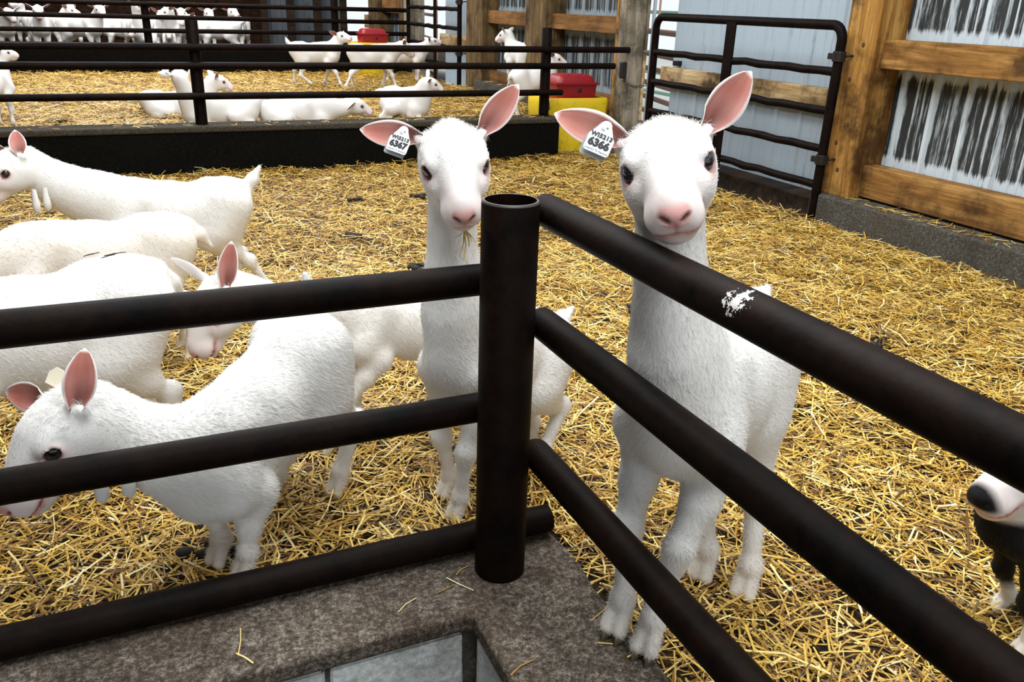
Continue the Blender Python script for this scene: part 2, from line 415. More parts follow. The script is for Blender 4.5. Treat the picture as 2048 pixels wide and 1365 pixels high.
def ear_mesh(base, tip_dir, open_dir, L, Wd, curl=0.35, sag=0.0, pink=1.0, dark=0.0):
    d = unit(tip_dir); o = np.asarray(open_dir, float); o = unit(o - d * (o @ d)); sd = np.cross(d, o)
    nu, nv = 13, 11
    U = np.linspace(0, 1, nu); Vv = np.linspace(-1, 1, nv)
    V, Cc = [], []
    for layer in (0, 1):
        for u in U:
            w = Wd * 0.5 * ((0.40 + 0.60 * math.sin(math.pi * 0.5 * u / 0.46)) if u < 0.46 else max(0.0, 1 - ((u - 0.46) / 0.545) ** 1.75) ** 0.78)
            cup = curl * (1.15 - 0.8 * u) + (0.7 * (1 - u / 0.25) if u < 0.25 else 0)
            for v in Vv:
                p = base + d * L * u + sd * w * v * (1 - 0.25 * min(1, cup)) + o * (cup * w * v * v * 1.1) + np.array((0, 0, -sag * L * u * u))
                if layer: p = p - o * (0.0042 * (1 - abs(v) ** 3) * (1 - 0.6 * u) + 0.0007)
                V.append(p)
                if layer == 0:
                    e = np.clip((1 - abs(v)) / 0.16, 0, 1) * np.clip((1.0 - u) / 0.05, 0, 1)
                    bl = 0.5 + 0.5 * math.sin(u * 9 + v * 4.0) * math.sin(v * 5 - u * 4)
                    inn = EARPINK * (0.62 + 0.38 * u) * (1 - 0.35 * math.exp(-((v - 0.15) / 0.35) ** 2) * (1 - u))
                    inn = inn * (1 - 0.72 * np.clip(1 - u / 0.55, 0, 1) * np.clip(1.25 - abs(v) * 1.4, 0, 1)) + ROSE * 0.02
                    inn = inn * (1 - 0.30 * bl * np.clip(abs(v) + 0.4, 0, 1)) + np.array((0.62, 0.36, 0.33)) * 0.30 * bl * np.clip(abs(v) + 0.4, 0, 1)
                    c = WHITE * (1 - e) + inn * e
                    c = c * pink + WHITE * (1 - pink)
                else: c = WHITE * 0.90 + PINK * 0.10
                Cc.append(c * (1 - dark) + ROSE * 0.25 * dark)
    F_ = []
    for layer in (0, 1):
        o_ = layer * nu * nv
        for i in range(nu - 1):
            for j in range(nv - 1):
                q = (o_ + i * nv + j, o_ + i * nv + j + 1, o_ + (i + 1) * nv + j + 1, o_ + (i + 1) * nv + j)
                F_.append(q if layer == 0 else q[::-1])
    n2 = nu * nv
    for i in range(nu - 1):
        for j in (0, nv - 1):
            q = (i * nv + j, (i + 1) * nv + j, n2 + (i + 1) * nv + j, n2 + i * nv + j)
            F_.append(q if j == 0 else q[::-1])
    for i in (0, nu - 1):
        for j in range(nv - 1):
            q = (i * nv + j, n2 + i * nv + j, n2 + i * nv + j + 1, i * nv + j + 1)
            F_.append(q if i == 0 else q[::-1])
    return np.array(V), np.array(F_), np.array(Cc)

def ball(c, r, R, nu=20, nv=12, iris=None):
    """eyeball: local axes R columns; +y of R looks out; horizontal bar pupil"""
    V, Cc = [], []
    for i in range(nv + 1):
        th = math.pi * i / nv
        for j in range(nu):
            ph = 2 * math.pi * j / nu
            l = np.array((math.sin(th) * math.cos(ph), math.cos(th), math.sin(th) * math.sin(ph)))
            V.append(c + R @ (l * r))
            out = l[1]
            col = np.array((0.006, 0.006, 0.007)) if (abs(l[2]) < 0.30 and abs(l[0]) < 0.62) else (iris if iris is not None else np.array((0.015, 0.013, 0.012)))
            if out < 0.45: col = np.array((0.012, 0.008, 0.008))
            Cc.append(col)
    F_ = [(i * nu + j, i * nu + (j + 1) % nu, (i + 1) * nu + (j + 1) % nu, (i + 1) * nu + j) for i in range(nv) for j in range(nu)]
    return np.array(V), np.array(F_), np.array(Cc)

def add_part(name, V, F_, col, mat, root, origin):
    me = np_mesh(name, V - origin, F_, 4, col)
    return link(name, me, M[mat], root)

GOAT_STATS = []
def goat(label, x, y, z, yaw, s=0.9, ls=1.0, hs=None, pitch=0.0, neck=(0.9, 0.0), neck_len=0.24, head=(-0.45, 0.0, 0.0),
         head_at=None, head_fwd=None, head_up=None, feet=None, lying=False, ears=((0.85, 0.25), (0.85, 0.25)), ear_dirs=None,
         ear_open=None, ear_len=0.125, tail=0.9, wattles=None, patch=None, grid=0.012, strands=0, coat_len=0.012, neck_r=1.0,
         iris=None, hooves=True, eyes=True, group='white goats', cream=0.0, fat=1.0, ear_pink=1.0, neck_base=None, body_lift=0.0, tag_ears=()):
    yaw = math.radians(yaw); hs = hs or s * 1.08
    f = np.array((math.cos(yaw), math.sin(yaw), 0.0)); lf = np.array((-f[1], f[0], 0.0)); up = np.array((0, 0, 1.0))
    pt = math.radians(pitch); org = np.array((x, y, z), float)
    drop = 0.285 if lying else 0.0
    def B(a, b, c):                       # body frame -> world (a forward, b left, c up) in nominal metres
        a *= ls; c0 = c - 0.40
        a2, c2 = a * math.cos(pt) - c0 * math.sin(pt), a * math.sin(pt) + c0 * math.cos(pt)
        return org + s * (f * a2 + lf * b + up * (c2 + 0.40 - drop + body_lift))
    S = Solid(); K = 0.045 * s
    # trunk
    A_, B_, D_, E_ = B(0.19, 0, 0.455), B(0.0, 0, 0.435), B(-0.15, 0, 0.455), B(-0.245, 0, 0.492)
    S.cap(A_, B_, 0.112 * s, 0.130 * s, lf, 0.66, 0.80 * fat, K)
    S.cap(B_, D_, 0.130 * s, 0.110 * s, lf, 0.80 * fat, 0.76 * fat, K)
    S.cap(D_, E_, 0.108 * s, 0.084 * s, lf, 0.76, 0.80, K)
    S.cap(B(0.15, 0, 0.535), B(0.02, 0, 0.53), 0.040 * s, 0.036 * s, lf, 0.7, 0.8, K)
    S.cap(B(-0.16, 0, 0.545), B(-0.285, 0, 0.53), 0.042 * s, 0.040 * s, lf, 1.0, 0.9, K)
    S.cap(B(0.245, 0, 0.40), B(0.18, 0, 0.35), 0.066 * s, 0.06 * s, lf, 0.85, 0.9, K)
    for sg in (1, -1):
        S.cap(B(0.13, sg * 0.05, 0.52), B(0.225, sg * 0.068, 0.39), 0.040 * s, 0.050 * s, None, 1, 1, K)
        S.cap(B(-0.235, sg * 0.055, 0.50), B(-0.185, sg * 0.072, 0.37 if not lying else 0.38), 0.070 * s, 0.062 * s, None, 1, 1, K)
    tl = B(-0.325, 0, 0.535); ta = tail
    tdir = unit(-f * math.cos(ta) + up * math.sin(ta))
    S.cap(tl, tl + tdir * 0.05 * s, 0.024 * s, 0.022 * s, None, 1, 1, K * 0.6)
    S.cap(tl + tdir * 0.05 * s, tl + tdir * 0.115 * s, 0.025 * s, 0.007 * s, None, 1, 1, K * 0.5)
    # legs
    leg_axes = []
    Lk = 0.02 * s
    ft = feet or {}
    feet_pos = {}
    for key, sg, fore in (('FL', 1, 1), ('FR', -1, 1), ('HL', 1, 0), ('HR', -1, 0)):
        if lying:
            if fore:
                el, kn, fo = B(0.17, sg * 0.085, 0.345), B(0.30, sg * 0.09, 0.32), B(0.16, sg * 0.10, 0.31)
                S.cap(B(0.2, sg * 0.075, 0.40), el, 0.052 * s, 0.042 * s, None, 1, 1, K); S.cap(el, kn, 0.038 * s, 0.027 * s, None, 1, 1, Lk); S.cap(kn, fo, 0.023 * s, 0.018 * s, None, 1, 1, Lk)
            else:
                st, hk, fo = B(-0.10, sg * 0.14, 0.40), B(-0.27, sg * 0.15, 0.32), B(-0.10, sg * 0.17, 0.31)
                S.cap(B(-0.2, sg * 0.07, 0.43), st, 0.085 * s, 0.065 * s, None, 1, 1, K); S.cap(st, hk, 0.055 * s, 0.028 * s, None, 1, 1, Lk); S.cap(hk, fo, 0.023 * s, 0.019 * s, None, 1, 1, Lk)
            continue
        dflt = B(0.20, sg * 0.068, 0) if fore else B(-0.255, sg * 0.072, 0)
        fo = np.array(ft.get(key, (dflt[0], dflt[1], org[2])), float)
        if len(fo) == 2: fo = np.array((fo[0], fo[1], org[2]))
        feet_pos[key] = fo
        fet = fo - f * 0.020 * s + up * 0.072 * s
        if fore:
            sh = B(0.215, sg * 0.066, 0.40); el = B(0.165, sg * 0.072, 0.335)
            v = fet - el; L = np.linalg.norm(v); a, b_ = 0.150 * s, 0.135 * s
            q = L * 1.012 / (a + b_); a *= q; b_ *= q
            ca = (a * a + L * L - b_ * b_) / (2 * a * L); ca = min(1, max(-1, ca)); hgt = a * math.sqrt(max(0, 1 - ca * ca))
            bd = f - unit(v) * (f @ unit(v)); kn = el + unit(v) * a * ca + unit(bd) * min(hgt, 0.06 * s)
            S.cap(sh, el, 0.052 * s, 0.044 * s, lf, 0.8, 0.8, K)
            S.cap(el, el + (kn - el) * 0.45, 0.043 * s, 0.034 * s, None, 1, 1, 0.03 * s)
            S.cap(el + (kn - el) * 0.45, kn, 0.034 * s, 0.0245 * s, None, 1, 1, Lk)
            S.cap(kn + f * 0.002 * s, kn + (fet - kn) * 0.12, 0.0255 * s, 0.023 * s, None, 1, 1, Lk)
            S.cap(kn, fet, 0.0215 * s, 0.0175 * s, None, 1, 1, Lk); mid = kn
        else:
            hp = B(-0.23, sg * 0.06, 0.47); st = B(-0.145, sg * 0.075, 0.345)
            v = fet - st; L = np.linalg.norm(v); a, b_ = 0.185 * s, 0.150 * s
            if L > (a + b_) * 0.985: q = L / ((a + b_) * 0.985); a *= q; b_ *= q
            ca = (a * a + L * L - b_ * b_) / (2 * a * L); ca = min(1, max(-1, ca)); hgt = a * math.sqrt(max(0, 1 - ca * ca))
            bd = -f - unit(v) * (-f @ unit(v)); hk = st + unit(v) * a * ca + unit(bd) * hgt
            S.cap(hp, st, 0.082 * s, 0.060 * s, lf, 0.72, 0.78, K)
            S.cap(hp - f * 0.03 * s, st + (hk - st) * 0.5, 0.060 * s, 0.036 * s, lf, 0.75, 0.8, K)
            S.cap(st, st + (hk - st) * 0.55, 0.056 * s, 0.034 * s, lf, 0.8, 0.9, 0.03 * s)
            S.cap(st + (hk - st) * 0.5, hk, 0.036 * s, 0.022 * s, lf, 0.8, 0.95, Lk)
            S.cap(hk - f * 0.006 * s + up * 0.012 * s, hk - up * 0.01 * s, 0.0225 * s, 0.022 * s, None, 1, 1, Lk)
            S.cap(hk, fet, 0.0215 * s, 0.0185 * s, None, 1, 1, Lk); mid = hk
        S.ell(fet, (0.024 * s, 0.0235 * s, 0.025 * s), np.stack((f, lf, up), 1), Lk)
        leg_axes.append((mid, fet, fo))
        pdir = unit(fo + f * 0.012 * s - fet)
        for t in (1, -1):
            a0 = fet + lf * t * 0.007 * s; a1 = fo + up * 0.022 * s + lf * t * 0.0135 * s + f * 0.010 * s
            S.cap(a0, a1, 0.0165 * s, 0.0150 * s, None, 1, 1, 0.006 * s)
        S.cap(fet - f * 0.016 * s, fet - f * 0.022 * s - up * 0.012 * s, 0.012 * s, 0.009 * s, None, 1, 1, 0.008 * s)
    # neck and head placement
    nb = B(0.215, 0, 0.475) if neck_base is None else np.array(neck_base, float)
    if head_at is None:
        ne, ny = neck; hp_, hy, hr = head
        nd_ = unit((f * math.cos(ny) + lf * math.sin(ny)) * math.cos(ne) + up * math.sin(ne))
        hc = nb + nd_ * neck_len * s
        hyaw = ny + hy
        hf = (f * math.cos(hyaw) + lf * math.sin(hyaw)); hl0 = np.cross(up, hf)
        hf = hf * math.cos(hp_) + up * math.sin(hp_)
        hu = np.cross(hf, hl0)
        hu = hu * math.cos(hr) + hl0 * math.sin(hr)
    else:
        hc = np.array(head_at, float); hf = unit(head_fwd); hu = np.array(head_up if head_up is not None else (0, 0, 1.0), float)
    hf = unit(hf); hu = unit(hu - hf * (hu @ hf)); hl = np.cross(hu, hf)
    R = np.stack((hf, hl, hu), 1)
    Hd = lambda a, b, c: hc + hs * (hf * a + hl * b + hu * c)
    poll = Hd(-0.045, 0, -0.02)
    dist = np.linalg.norm(poll - nb)
    nd0 = unit(unit(poll - nb) * 0.8 + f * 0.35 + up * 0.1); nd1 = unit(hu * 0.65 - hf * 0.55 + unit(poll - nb) * 0.8)
    C_ = bez(nb, nb + nd0 * dist * 0.35, poll - nd1 * dist * 0.30, poll, 6)
    rr = np.array((0.098, 0.082, 0.069, 0.060, 0.055, 0.052)) * s * neck_r; rr[-2:] = np.array((0.054, 0.050)) * hs * 0.95
    S.cap(B(0.13, 0, 0.485), nb, 0.095 * s, 0.098 * s, lf, 0.66, 0.70, K)
    S.cap(B(0.235, 0, 0.405), C_[1], 0.070 * s, 0.070 * s * neck_r, lf, 0.85, 0.8, K)
    for i in range(5):
        ax = unit(C_[i + 1] - C_[i]); l_ = unit(np.cross(up if abs(ax[2]) < 0.93 else f, ax)); w = i / 5
        l2 = unit(lf * (1 - w) + hl * w)
        l2 = unit(l2 - ax * (l2 @ ax))
        S.cap(C_[i], C_[i + 1], rr[i], rr[i + 1], l2, 0.74, 0.78, K)
    # head
    hk_ = 0.026 * hs
    S.ell(Hd(-0.006, 0, -0.012), np.array((0.056, 0.053, 0.042)) * hs, R, 0.03 * hs)
    S.cap(Hd(-0.016, 0, 0.008), Hd(-0.020, 0, 0.013), 0.020 * hs, 0.014 * hs, hl, 1.8, 1.7, 0.03 * hs)
    S.cap(Hd(0.01, 0, 0.002), Hd(0.108, 0, -0.014), 0.048 * hs, 0.0285 * hs, hl, 1.12, 1.0, hk_)
    S.cap(Hd(0.035, 0, 0.020), Hd(0.125, 0, -0.002), 0.026 * hs, 0.0185 * hs, hl, 1.1, 0.95, hk_)
    S.cap(Hd(-0.010, 0, -0.050), Hd(0.105, 0, -0.043), 0.034 * hs, 0.0225 * hs, hl, 1.08, 1.12, hk_)
    for sg in (1, -1):
        S.ell(Hd(0.010, sg * 0.034, -0.038), np.array((0.050, 0.021, 0.033)) * hs, R, hk_)       # cheek
        S.ell(Hd(0.020, sg * 0.036, -0.020), np.array((0.062, 0.021, 0.026)) * hs, R, 0.02 * hs)   # side of the face
        S.ell(Hd(0.030, sg * 0.041, 0.018), np.array((0.026, 0.014, 0.014)) * hs, R, 0.012 * hs)  # brow
        S.ell(Hd(0.055, sg * 0.036, -0.010), np.array((0.024, 0.012, 0.012)) * hs, R, 0.012 * hs)
        S.ell(Hd(0.120, sg * 0.0165, -0.026), np.array((0.028, 0.0180, 0.018)) * hs, R, 0.020 * hs)  # lip pads
        S.cap(Hd(-0.026, sg * 0.038, 0.004), Hd(-0.034, sg * 0.056, 0.011), 0.022 * hs, 0.011 * hs, None, 1, 1, 0.014 * hs)  # ear root
    S.ell(Hd(0.130, 0, -0.011), np.array((0.027, 0.0235, 0.018)) * hs, R, 0.012 * hs)             # nose
    S.ell(Hd(0.111, 0, -0.049), np.array((0.030, 0.0255, 0.0135)) * hs, R, 0.007 * hs)            # chin
    eye_c = {sg: Hd(0.038, sg * 0.0448, 0.004) for sg in (1, -1)}; er = 0.0140 * hs
    if grid < 0.009:
        for sg in (1, -1):
            ed = unit(hl * sg * 0.68 + hf * 0.72 + hu * 0.06)
            S.ell(eye_c[sg] + ed * 0.0015 * hs, np.array((0.0205, 0.0175, 0.0165)) * hs, R, 0.006 * hs)
            S.cut_ell(eye_c[sg] + ed * 0.0120 * hs, np.array((0.0158, 0.0142, 0.0116)) * hs, R, 0.003 * hs)
            # nostril: a slit slanting outwards
            na = unit(hl * sg * 0.75 + hu * 0.42 + hf * -0.35); nn = unit(np.cross(na, hf)); n3 = np.cross(na, nn)
            S.cut_ell(Hd(0.1535, sg * 0.0130, -0.0105), np.array((0.0095, 0.0030, 0.006)) * hs, np.stack((na, nn, n3), 1), 0.003 * hs)
        S.cut_ell(Hd(0.158, 0, -0.026), np.array((0.006, 0.0012, 0.010)) * hs, R, 0.003 * hs)     # philtrum
    mouth = [Hd(0.150, 0, -0.0390), Hd(0.142, 0.018, -0.0385), Hd(0.120, 0.0320, -0.0350), Hd(0.094, 0.0395, -0.0260)]
    mouth_r = [Hd(0.150, 0, -0.0390), Hd(0.142, -0.018, -0.0385), Hd(0.120, -0.0320, -0.0350), Hd(0.094, -0.0395, -0.0260)]
    if grid < 0.009:
        for ln in (mouth, mouth_r):
            for a, b_ in zip(ln, ln[1:]):
                ax = unit(b_ - a); n2 = unit(hu - ax * (hu @ ax)); S.cut_ell((a + b_) / 2, np.array((np.linalg.norm(b_ - a) * 0.62, 0.0055 * hs, 0.0016 * hs)), np.stack((ax, np.cross(n2, ax), n2), 1), 0.003 * hs)
    V, Q = S.surface(grid)
    # colours
    hl_c = lambda P: (P - hc) @ R / hs
    def tint(P):
        c = np.repeat(WHITE[None], len(P), 0)
        c = c * (1 - cream) + np.array((0.80, 0.72, 0.62)) * cream
        L = hl_c(P)
        def blend(c, w, col): return c * (1 - w[:, None]) + col * w[:, None]
        sm = lambda v, a, b_: np.clip((v - a) / (b_ - a), 0, 1)
        zz = (P[:, 2] - org[2]) / s
        if not lying:
            c = blend(c, 0.35 * sm(zz, 0.16, 0.03), np.array((0.62, 0.50, 0.38)))
        inhead = (np.abs(L[:, 0] - 0.05) < 0.12) & (np.abs(L[:, 1]) < 0.07) & (np.abs(L[:, 2] + 0.02) < 0.08)
        Lh = np.where(inhead[:, None], L, 9.0)
        # pinkish bridge and muzzle, pink nose pad, lips, lids
        c = blend(c, 0.22 * sm(Lh[:, 0], 0.05, 0.13) * inhead, PINK)
        nose = sm(Lh[:, 0], 0.138, 0.146) * sm(Lh[:, 2] - 0.55 * np.abs(Lh[:, 1]), -0.030, -0.022) * inhead * sm(-np.abs(Lh[:, 1]), -0.0225, -0.0170) * sm(-Lh[:, 2], -0.010, -0.001)
        c = blend(c, 0.85 * nose, PINK * 0.92)
        for sg in (1, -1):
            q1, q2 = Lh[:, 1] * sg - 0.0130, Lh[:, 2] + 0.0105
            dn = np.sqrt(((q1 * 0.87 + q2 * 0.49) / 2.6) ** 2 + (q2 * 0.87 - q1 * 0.49) ** 2 + 10 * (Lh[:, 0] < 0.135))
            c = blend(c, 0.9 * sm(-dn, -0.0040, -0.0022), ROSE * 0.22)
            de = np.sqrt(((Lh[:, 0] - 0.046) / 1.15) ** 2 + (Lh[:, 1] - sg * 0.052) ** 2 + ((Lh[:, 2] - 0.002) * 1.15) ** 2)
            c = blend(c, 0.40 * sm(-de, -0.028, -0.016), PINK); c = blend(c, 0.75 * sm(-de, -0.0160, -0.0135), ROSE * 0.4)
        for ln in (mouth, mouth_r):
            for a, b_ in zip(ln, ln[1:]):
                d = Solid.d_cap(P.astype(np.float32), a.astype(np.float32), b_.astype(np.float32), 0, 0, None, 1, 1) / hs
                c = blend(c, 0.75 * sm(-d, -0.0105, -0.004), PINK * 0.9); c = blend(c, 0.8 * sm(-d, -0.0042, -0.0016), ROSE * 0.6)
        ph = np.sqrt((Lh[:, 1]) ** 2) + 10 * (np.abs(Lh[:, 2] + 0.026) > 0.012) + 10 * (Lh[:, 0] < 0.14)
        c = blend(c, 0.7 * sm(-ph, -0.004, -0.001), ROSE)
        if patch is not None: c = patch(c, P, L, zz, blend, sm)
        return c
    Cc = tint(V)
    root = empty('goat', org); tag(root, label, 'goat', group)
    me = np_mesh('goat_body', V - org, Q, 4, Cc); body = link('body', me, M['skin'], root)
    # eyes
    if eyes:
        for sg in (1, -1):
            ed = unit(hl * sg * 0.68 + hf * 0.72 + hu * 0.06); a1 = unit(hf - ed * (hf @ ed)); Re = np.stack((a1, ed, np.cross(a1, ed)), 1)
            add_part('eye', *ball(eye_c[sg] + (0 if grid < 0.009 else 1) * ed * 0.004 * hs, er, Re, 20 if grid < 0.009 else 12, 12 if grid < 0.009 else 8, iris), 'eye', root, org)
    # ears: index 0 is the goat's left, 1 its right
    for i, sg in enumerate((1, -1)):
        if ear_dirs is not None and ear_dirs[i] is None: continue
        base = Hd(-0.030, sg * 0.050, 0.012)
        if ear_dirs is not None: td = np.array(ear_dirs[i], float)
        else:
            out, upw = ears[i]; td = hl * sg * out + hu * upw - hf * 0.30
        od = np.array(ear_open[i], float) if ear_open is not None else hf * 0.75 + hl * sg * 0.35 - hu * 0.25
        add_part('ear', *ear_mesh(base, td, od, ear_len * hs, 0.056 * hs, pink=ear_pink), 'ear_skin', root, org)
    if not lying and hooves:
        for key, fo in feet_pos.items():
            Vh, Fh, Ch = [], [], []
            for t in (1, -1):
                nu, nv, o_ = 10, 5, len(Vh)
                c0 = fo + lf * t * 0.0140 * s + f * 0.010 * s
                for iv in range(nv + 1):
                    zf = iv / nv; rx = (0.0250 - 0.0085 * zf) * s; ry = (0.0135 - 0.003 * zf) * s
                    for ju in range(nu):
                        a = 2 * math.pi * ju / nu; ca, sa = math.cos(a), math.sin(a)
                        Vh.append(c0 + f * (rx * (ca if ca > 0 else ca * 0.8) - 0.006 * s * zf) + lf * (ry * sa * (1 - 0.45 * max(0, ca))) + up * (0.028 * s * zf - 0.002))
                        Ch.append(TAN * (0.06 + 0.75 * zf * zf))
                for iv in range(nv):
                    for ju in range(nu): Fh.append((o_ + iv * nu + ju, o_ + iv * nu + (ju + 1) % nu, o_ + (iv + 1) * nu + (ju + 1) % nu, o_ + (iv + 1) * nu + ju))
                for b0 in (o_, o_ + nv * nu):
                    for q in range(nu // 2 - 1): Fh.append((b0 + q, b0 + q + 1, b0 + nu - 2 - q, b0 + nu - 1 - q))
            add_part('hoof', np.array(Vh), np.array(Fh), np.array(Ch), 'hoof', root, org)
    if wattles:
        for p0 in ([np.array(w, float) for w in wattles] if isinstance(wattles, (list, tuple)) else [Hd(-0.03, sg * 0.022, -0.095) for sg in (1, -1)]):
            Vt, Ft = tube_data([p0 + up * 0.02 * hs, p0 - up * 0.01 * hs, p0 - up * 0.03 * hs, p0 - up * 0.05 * hs, p0 - up * 0.060 * hs], [0.007 * hs, 0.009 * hs, 0.012 * hs, 0.0115 * hs, 0.004 * hs], 10, False)
            me2 = bpy.data.meshes.new('wattle'); me2.from_pydata([Vector(v) - Vector(org) for v in Vt], [], Ft); set_col(me2, np.repeat((WHITE * 0.97)[None], len(Vt), 0)); link('wattle', me2, M['skin'], root)
    # coat: short hairs lying along the body
    if strands:
        T = np.concatenate((Q[:, (0, 1, 2)], Q[:, (0, 2, 3)]))
        e1, e2 = V[T[:, 1]] - V[T[:, 0]], V[T[:, 2]] - V[T[:, 0]]; nr = np.cross(e1, e2); ar = np.linalg.norm(nr, axis=1)
        nr = nr / np.maximum(ar, 1e-12)[:, None]
        cen = (V[T[:, 0]] + V[T[:, 1]] + V[T[:, 2]]) / 3
        # only sides that some camera near the photograph could see matter: keep all, but weight towards the front
        wgt = ar * np.where((nr @ (np.array((0, 0, 1.3)) - cen.mean(0)) / np.linalg.norm(np.array((0, 0, 1.3)) - cen.mean(0))) > -0.35, 1.0, 0.12)
        pick = rng.choice(len(T), strands, p=wgt / wgt.sum())
        u1, u2 = rng.random(strands), rng.random(strands); fl = u1 + u2 > 1; u1[fl] = 1 - u1[fl]; u2[fl] = 1 - u2[fl]
        P = V[T[pick, 0]] + e1[pick] * u1[:, None] + e2[pick] * u2[:, None]; Nn = nr[pick]
        L = hl_c(P); inhead = (L[:, 0] > -0.03) & (L[:, 0] < 0.18) & (np.abs(L[:, 1]) < 0.075) & (np.abs(L[:, 2]) < 0.085)
        pollz = (L[:, 0] > -0.085) & (L[:, 0] < 0.005) & (np.abs(L[:, 1]) < 0.06) & (L[:, 2] > 0.008)
        zz = (P[:, 2] - org[2]) / s
        low = (zz < 0.27) & ~lying if not lying else np.zeros(len(P), bool)
        nk = np.zeros(len(P), bool)
        flow = np.repeat((-f * 0.85 - up * 0.55)[None], len(P), 0)
        dn = np.min([np.linalg.norm(P - c, axis=1) for c in C_], 0); nk = (dn < 0.10 * s) & ~inhead
        flow[nk] = unit(nb - poll) * 1.0 - f * 0.2
        flow[low] = -up - f * 0.15
        flow[inhead] = (-hf * 0.9)[None] + Nn[inhead] * 0.0 + hl[None] * np.sign(L[inhead, 1])[:, None] * 0.25
        flow[pollz] = hf * 0.5 + hu * 0.6 + hl[None] * (rng.random((pollz.sum(), 1)) - 0.5) * 1.6
        flow = flow - Nn * (flow * Nn).sum(1)[:, None]
        flow = flow / np.maximum(np.linalg.norm(flow, axis=1), 1e-6)[:, None]
        jit = rng.normal(0, 0.17, P.shape)
        ln = coat_len * rng.uniform(0.55, 1.25, len(P))
        ln[inhead] *= 0.52; ln[low] *= 0.55; ln[pollz] *= 1.15
        front = (L[:, 0] > 0.09) & inhead; ln[front] *= 0.55
        rump = ((P - tl) @ f < 0.04 * s) & ~low; ln[rump] *= 1.35
        keep = np.ones(len(P), bool)
        nosez = inhead & (L[:, 0] > 0.139); keep &= ~nosez
        for sg in (1, -1): keep &= np.linalg.norm(P - (eye_c[sg] + hl * sg * 0.006 * hs), axis=1) > 0.0215 * hs
        keep &= ~((zz < 0.035) & (not lying))
        P, Nn, flow, jit, ln, pz = P[keep], Nn[keep], flow[keep], jit[keep], ln[keep], pollz[keep]
        lift = np.where(pz, 0.75, 0.20)[:, None] + rng.random((len(P), 1)) * 0.20
        d0 = flow + Nn * lift + jit; d0 /= np.linalg.norm(d0, axis=1)[:, None]
        d1 = flow + Nn * lift * 0.35 + jit * 1.2; d1 /= np.linalg.norm(d1, axis=1)[:, None]
        p0 = P - Nn * 0.001; p1 = p0 + d0 * (ln * 0.5)[:, None]; p2 = p1 + d1 * (ln * 0.5)[:, None]
        n_ = len(P); cv = bpy.data.hair_curves.new('coat'); cv.add_curves([3] * n_)
        pos = np.stack((p0, p1, p2), 1).reshape(-1, 3) - org
        cv.attributes['position'].data.foreach_set('vector', pos.astype(np.float32).ravel()) if 'position' in cv.attributes else cv.points.foreach_set('position', pos.astype(np.float32).ravel())
        ra = cv.attributes.get('radius') or cv.attributes.new('radius', 'FLOAT', 'POINT')
        ra.data.foreach_set('value', np.tile(np.array((0.00030, 0.00024, 0.00005), np.float32), n_))
        cc = np.ones((n_ * 3, 4), np.float32); cc[:, :3] = np.repeat(np.clip(tint(P) * rng.uniform(0.94, 1.06, (n_, 1)), 0, 0.93), 3, 0)
        ca = cv.attributes.new('tint', 'FLOAT_COLOR', 'POINT'); ca.data.foreach_set('color', cc.ravel())
        co = bpy.data.objects.new('coat', cv); COL.objects.link(co); co.parent = root; cv.materials.append(M['coat_hair'])
        co['kind'] = 'stuff'
    root['_dbg'] = 0; del root['_dbg']
    return root, dict(Hd=Hd, hf=hf, hl=hl, hu=hu, hs=hs, org=org, f=f, lf=lf, B=B)
# ------------------------------------------------------------------ the setting: floors, low walls, barn walls
def ground(name, x0, x1, y0, y1, z, mat, n=60, amp=0.012, kind='structure', label=None, cat=None):
    xs, ys = np.linspace(x0, x1, n), np.linspace(y0, y1, n)
    X, Y = np.meshgrid(xs, ys, indexing='ij')
    Z = z + amp * (np.sin(X * 3.1 + 1) * np.cos(Y * 2.3) + 0.6 * np.sin(X * 7.3 + Y * 5.1)) - amp * 1.5
    V = np.stack((X, Y, Z), -1).reshape(-1, 3); i, j = np.meshgrid(np.arange(n - 1), np.arange(n - 1), indexing='ij')
    a = (i * n + j).ravel(); Fq = np.stack((a, a + n, a + n + 1, a + 1), 1)
    o = link(name, np_mesh(name, V, Fq), M[mat]); tag(o, label, cat, None, kind); return o
BED2, BED3 = 0.20, 0.33
ground('floor', -4.5, 4.02, 1.50, 7.4, 0.0, 'litter')
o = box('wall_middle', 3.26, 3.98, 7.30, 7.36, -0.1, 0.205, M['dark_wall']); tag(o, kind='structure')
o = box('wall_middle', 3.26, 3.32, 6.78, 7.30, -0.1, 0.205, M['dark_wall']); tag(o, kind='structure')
ground('floor', 0.76, 4.02, -2.5, 1.52, 0.0, 'litter')
ground('floor', -5.0, 3.30, 6.77, 12.9, BED2, 'litter')
ground('floor', 3.29, 4.02, 7.31, 12.9, BED2, 'litter')
ground('floor', -6.0, 6.0, 12.9, 17.3, BED3, 'litter')
o = box('floor', -4.0, 0.56, -2.5, 1.36, -0.62, -0.50, M['curb_top']); tag(o, kind='structure')

# the low wall round the feed alley: blocks under a cast concrete cap, an L with its inner corner towards the alley
def rough_box(bm, x0, x1, y0, y1, z0, z1, n=(1, 1, 1), amp=0.002):
    o = bmesh.new(); bm_box(o, x0, x1, y0, y1, z0, z1)
    bmesh.ops.bevel(o, geom=list(o.edges), offset=0.006, segments=2, affect='EDGES')
    vs = {v: bm.verts.new(v.co + Vector([random.uniform(-amp, amp) for _ in range(3)])) for v in o.verts}
    for fc in o.faces: bm.faces.new([vs[v] for v in fc.verts])
    o.free()
XI, YI, XO, YO = 0.532, 1.325, 0.825, 1.565
bm = bmesh.new()
pts = [(-3.0, YI), (XI, YI), (XI, -2.4), (XO, -2.4), (XO, 1.18), (XO - 0.006, 1.30), (XO + 0.010, 1.42), (XO - 0.004, 1.53), (XO - 0.02, YO), (0.4, YO + 0.004), (-3.0, YO)]
